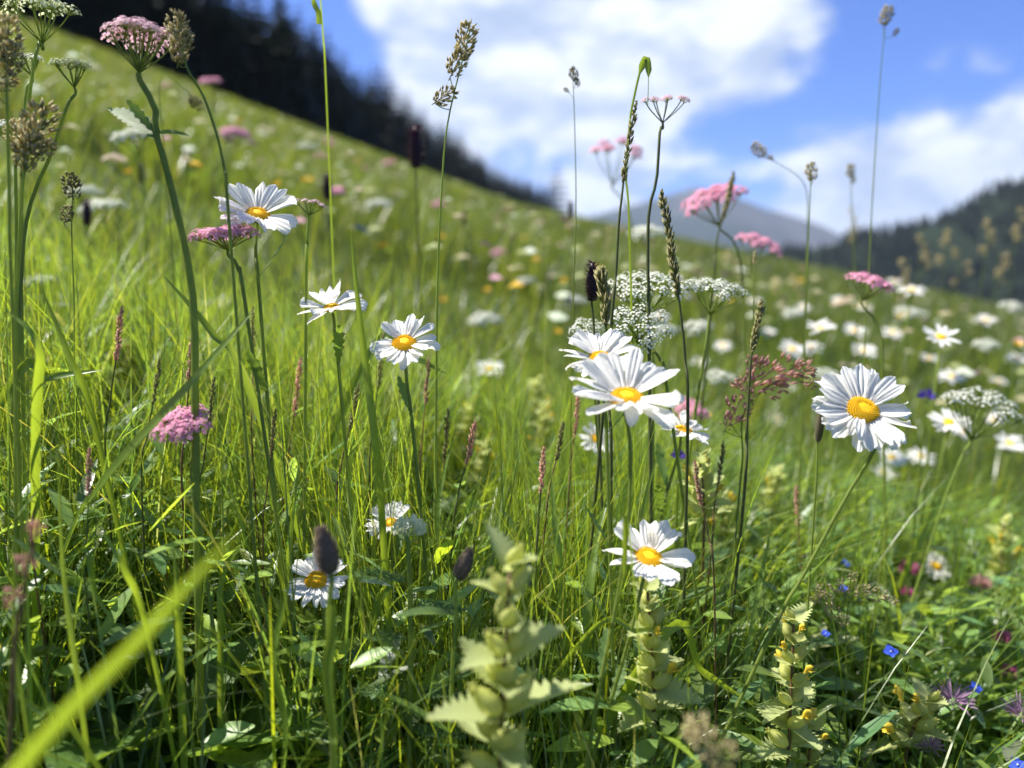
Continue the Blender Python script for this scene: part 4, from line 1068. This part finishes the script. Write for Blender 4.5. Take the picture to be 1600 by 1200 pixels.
SOFT = [(250, 1120, 170, 90, .62), (1440, 1060, 170, 140, .66), (1100, 1000, 60, 60, .6), (690, 735, 60, 50, .8)]   # low leaves that show through thinner grass
CEIL_NEAR = ([-200, 0, 150, 300, 450, 600, 800, 1000, 1200, 1400, 1600, 1800], [290, 290, 335, 395, 450, 490, 545, 585, 635, 690, 735, 760])
def scatter(n, y0, y1, dens_pow=1.0, umax=.80):
    """even cover of the visible wedge of ground between two distances"""
    a = rng.random(n)
    y = np.sqrt(y0 ** 2 + a * (y1 ** 2 - y0 ** 2)) if dens_pow == 1 else y0 * (y1 / y0) ** a
    x = rng.uniform(-umax, umax, n) * y + rng.normal(0, .02, n)
    return x, y
def ok_mask(pts, strength=1.0, ceil_off=0.0, dmin=.36):
    """pts (n,k,3): drop growth that would cover a bloom, rise too high, or stand at the lens"""
    px, py, d = proj(pts)
    bad = (d < dmin).any(1)
    for (ox, oy, rx, ry, od) in occ:
        hit = (((px - ox) / (rx + 6)) ** 2 + ((py - oy) / (ry + 6)) ** 2 < 1) & (d < od + .01)
        bad |= hit.any(1)
    for (ox, oy, rx, ry, od) in SOFT:
        hit = ((((px - ox) / rx) ** 2 + ((py - oy) / ry) ** 2 < 1) & (d < od)).any(1)
        bad |= hit & (rng.random(len(pts)) < .84)
    lim = np.interp(px, *CEIL_NEAR) + ceil_off
    high = (py < lim).any(1) & (rng.random(len(pts)) < .96)
    return ~(bad | high)
def blades(x, y, h, w, bend, seg, tint, az=None, ceil_off=0.0, check=True, dmin=.36, lean=None):
    n = len(x)
    az = rng.uniform(0, 2 * math.pi, n) if az is None else az
    t = np.linspace(0, 1, seg + 1)
    dx, dy = np.cos(az), np.sin(az)
    z0 = gz(x, y) - .01
    k = bend[:, None]
    hor = h[:, None] * (k * t ** 2 + .10 * t)
    ver = h[:, None] * (t - .42 * k * t ** 2.4)
    C = np.stack([x[:, None] + dx[:, None] * hor, y[:, None] + dy[:, None] * hor, z0[:, None] + ver], -1)
    if check:
        m = ok_mask(C[:, 1:], ceil_off=ceil_off, dmin=dmin); C, w, az, tint = C[m], w[m], az[m], tint[m]; n = len(C)
    th = az + math.pi / 2 + rng.normal(0, .5, n)
    side = np.stack([np.cos(th), np.sin(th), np.zeros(n)], -1)[:, None, :]
    prof = (w[:, None] * .5 * np.minimum(1, (1.02 - t[None, :]) / .62) ** .85)[..., None]
    V = np.stack([C - side * prof, C + side * prof], 2).reshape(n, (seg + 1) * 2, 3)
    q = np.array([[2 * i, 2 * i + 1, 2 * i + 3, 2 * i + 2] for i in range(seg)])
    Q = (q[None] + (np.arange(n) * (seg + 1) * 2)[:, None, None]).reshape(-1, 4)
    T = np.repeat(tint[:, None, :], (seg + 1) * 2, 1).reshape(-1, 3)
    return V.reshape(-1, 3), Q, T
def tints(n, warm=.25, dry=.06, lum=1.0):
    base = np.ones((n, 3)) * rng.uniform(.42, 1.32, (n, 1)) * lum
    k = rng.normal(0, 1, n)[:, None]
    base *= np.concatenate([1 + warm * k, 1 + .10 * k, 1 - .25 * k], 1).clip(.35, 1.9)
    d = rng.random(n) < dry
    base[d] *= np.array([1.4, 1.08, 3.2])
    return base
def join(parts):
    V, Q, T, o = [], [], [], 0
    for v, q, t in parts:
        V.append(v); Q.append(q + o); T.append(t); o += len(v)
    return np.concatenate(V), np.concatenate(Q), np.concatenate(T)
def U(a, b, n): return rng.uniform(a, b, n)

near = []
def trim_for_sun(x, y): return np.where(y < .72, np.where(x < 0, .78, .86), 1.0)      # near blades made shorter to let more sun reach the low leaves
n = 24000; x, y = scatter(n, .34, 1.35); x = np.where((x / y > .25) & (rng.random(n) < .45), x - .55 * y, x); near.append(blades(x, y, U(.14, .38, n) * trim_for_sun(x, y), U(.0009, .0026, n), U(.05, .75, n), 6, tints(n, .2, .08, 1.18)))
n = 9000; x, y = scatter(n, .40, 1.4); x = np.where((x / y > .22) & (rng.random(n) < .6), x - .5 * y, x); near.append(blades(x, y, U(.26, .46, n) * trim_for_sun(x, y), U(.0009, .0019, n), U(.0, .25, n), 6, tints(n, .2, .12, 1.1)))
n = 4200; x, y = scatter(n, .36, 1.2); near.append(blades(x, y, U(.10, .28, n) * trim_for_sun(x, y), U(.0035, .0068, n), U(.2, .95, n), 7, tints(n, .2, .04, 1.2)))
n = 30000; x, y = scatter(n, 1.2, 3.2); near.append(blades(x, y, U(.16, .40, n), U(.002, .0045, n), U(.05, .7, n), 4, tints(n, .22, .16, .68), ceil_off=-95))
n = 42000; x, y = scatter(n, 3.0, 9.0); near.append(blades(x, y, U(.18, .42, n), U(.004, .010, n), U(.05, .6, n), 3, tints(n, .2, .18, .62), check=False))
n = 1700; x, y = scatter(n, .48, .85); x = U(-.22, .2, n) * y; near.append(blades(x, y, U(.22, .34, n), U(.0010, .0024, n), U(.0, .22, n), 6, tints(n, .2, .06, 1.1)))
n = 12000; x, y = scatter(n, .50, 1.15); x = np.where((x / y > .3) & (rng.random(n) < .6), x - .6 * y, x); near.append(blades(x, y, U(.28, .44, n), U(.0007, .0017, n), U(.0, .5, n), 6, tints(n, .22, .12, 1.1), ceil_off=-20))
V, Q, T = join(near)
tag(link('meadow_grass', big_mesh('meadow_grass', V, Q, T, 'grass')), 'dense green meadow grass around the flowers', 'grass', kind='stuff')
far = []
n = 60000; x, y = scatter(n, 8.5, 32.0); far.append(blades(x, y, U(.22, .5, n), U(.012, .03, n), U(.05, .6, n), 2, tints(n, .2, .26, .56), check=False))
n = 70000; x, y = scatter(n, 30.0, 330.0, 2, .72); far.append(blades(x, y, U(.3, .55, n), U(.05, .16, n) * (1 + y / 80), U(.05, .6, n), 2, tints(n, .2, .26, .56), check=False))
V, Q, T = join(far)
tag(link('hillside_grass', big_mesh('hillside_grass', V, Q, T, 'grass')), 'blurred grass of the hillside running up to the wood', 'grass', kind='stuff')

def low_leaves(n, y0, y1, hmax, Ls, Ws, tint, mat, name, label, cat, umin=-.8, umax=.8, up=(.0, .9), ceil=60):
    x, y = scatter(n, y0, y1)
    x = U(umin, umax, n) * y
    z = gz(x, y) + rng.random(n) ** 1.4 * hmax
    az = U(0, 6.283, n); el = U(up[0], up[1], n)
    d = np.stack([np.cos(az) * np.cos(el), np.sin(az) * np.cos(el), np.sin(el)], -1)
    s = np.stack([-np.sin(az), np.cos(az), U(-.4, .4, n)], -1); s /= np.linalg.norm(s, axis=1)[:, None]
    nn = np.cross(d, s)
    L = U(*Ls, n)[:, None]; Wd = U(*Ws, n)[:, None]; b = U(-.35, .05, n)[:, None]
    p0 = np.stack([x, y, z], -1)
    prof = [.2, .8, 1.0, .75, .12]; rows = []
    for i, q in enumerate(prof):
        t = i / 4; c = p0 + d * L * t + nn * (b * L * t * t)
        rows += [c - s * Wd * q * .5 + nn * Wd * q * .12, c, c + s * Wd * q * .5 + nn * Wd * q * .12]
    V = np.stack(rows, 1)
    m = ok_mask(V[:, [0, 6, 12]], ceil_off=ceil, dmin=.40); V = V[m]; tint = tint[m]; k = len(V)
    q = np.array([[3 * i + j, 3 * i + j + 1, 3 * i + j + 4, 3 * i + j + 3] for i in range(4) for j in range(2)])
    Q = (q[None] + (np.arange(k) * 15)[:, None, None]).reshape(-1, 4)
    return V.reshape(-1, 3), Q, np.repeat(tint[:, None], 15, 1).reshape(-1, 3)
lv = [low_leaves(7000, .40, 1.2, .22, (.015, .05), (.004, .011), tints(7000, .15, .04, 1.3), 'forb', '', '', ''),
      low_leaves(5000, .42, 1.25, .20, (.02, .045), (.006, .014), tints(5000, .2, .02, 1.25), 'forb', '', '', '', .1, .8),
      low_leaves(12000, .40, 1.5, .17, (.012, .03), (.008, .016), tints(12000, .2, .01, 1.2), 'forb', '', '', ''),
      low_leaves(6000, .40, 1.4, .17, (.02, .05), (.004, .009), tints(6000, .2, .02), 'forb', '', '', ''),
      low_leaves(7000, .42, 1.3, .16, (.010, .028), (.004, .010), tints(7000, .2, .01), 'forb', '', '', '', .15, .8),
      low_leaves(9000, 1.4, 4.0, .16, (.03, .06), (.014, .03), tints(9000, .2, .01), 'forb', '', '', '')]
V, Q, T = join(lv)
tag(link('low_leaves', big_mesh('low_leaves', V, Q, T, 'forb')), 'low clover and herb leaves filling the turf between grass stems', 'ground cover', kind='stuff')

# far bloom: specks of white, yellow and pink that nobody could count
n = 2900
a = rng.random(n); y = 1.3 * (60 / 1.3) ** a; x = U(-.78, .78, n) * y
lx, ly = x / y * 9, np.log(y) * 6
drift = np.sin(lx * 1.3 + 2 * np.sin(ly * .8)) + np.sin(ly * 1.7 + 1.5 * np.sin(lx * .9 + 1)) + rng.normal(0, .5, n)
sel = drift > .35; x, y = x[sel], y[sel]; n = len(x)
z = gz(x, y) + U(.28, .48, n)
sz = U(.008, .021, n) * (1 + y / 90)
pal = np.array([[.8, .85, .65], [.7, .78, .55], [.45, .50, .2], [.5, .46, .25], [.10, .06, .06], [.40, .45, .18], [.5, .45, .25], [.45, .45, .25], [.38, .42, .15], [.5, .4, .26]])
pal = np.concatenate([pal, pal, [[.8, .5, .05], [.75, .42, .48]]])
T0 = pal[rng.integers(0, len(pal), n)]
th = U(0, 6.28, n); parts = []
ring = []
for k in range(6):
    an = th + k * math.pi / 3
    ring.append(np.stack([x + np.cos(an) * sz, y + np.sin(an) * sz, z + U(-.3, .3, n) * sz], -1))
c0 = np.stack([x, y, z + sz * .5], -1)
V = np.stack([c0] + ring, 1)
q = np.array([[0, 1, 2, 3], [0, 3, 4, 5], [0, 5, 6, 1]])
Q = (q[None] + (np.arange(n) * 7)[:, None, None]).reshape(-1, 4)
tag(link('distant_flowers', big_mesh('distant_flowers', V.reshape(-1, 3), Q, np.repeat(T0[:, None], 7, 1).reshape(-1, 3), 'distant_bloom')), 'countless far blooms speckling the blurred hillside', 'flowers', kind='stuff')

# ------------------------------------------------------------------ mountain air
def haze():
    m = bpy.data.materials.new('haze_air'); m.use_nodes = True; m.node_tree.nodes.clear(); b = NB(m.node_tree)
    pv = b.n('ShaderNodeVolumePrincipled', {'Color': (.66, .80, 1.0, 1), 'Density': 0.00011, 'Anisotropy': .2})
    b.n('ShaderNodeOutputMaterial', {'Volume': pv.outputs[0]}); MATS['haze_air'] = m
    x, y0, y1, z0, z1 = 7200, -7200, 7200, -420, 560
    V = [(sx * x, yy, zz) for zz in (z0, z1) for yy in (y0, y1) for sx in (-1, 1)]
    F = [(0, 2, 3, 1), (4, 5, 7, 6), (0, 1, 5, 4), (2, 6, 7, 3), (0, 4, 6, 2), (1, 3, 7, 5)]
    o = link('haze', mk('haze', V, F, 'haze_air', smooth=False)); o['kind'] = 'stuff'; o['label'] = 'thin bluish mountain air over the valley'; o['category'] = 'haze'
haze()
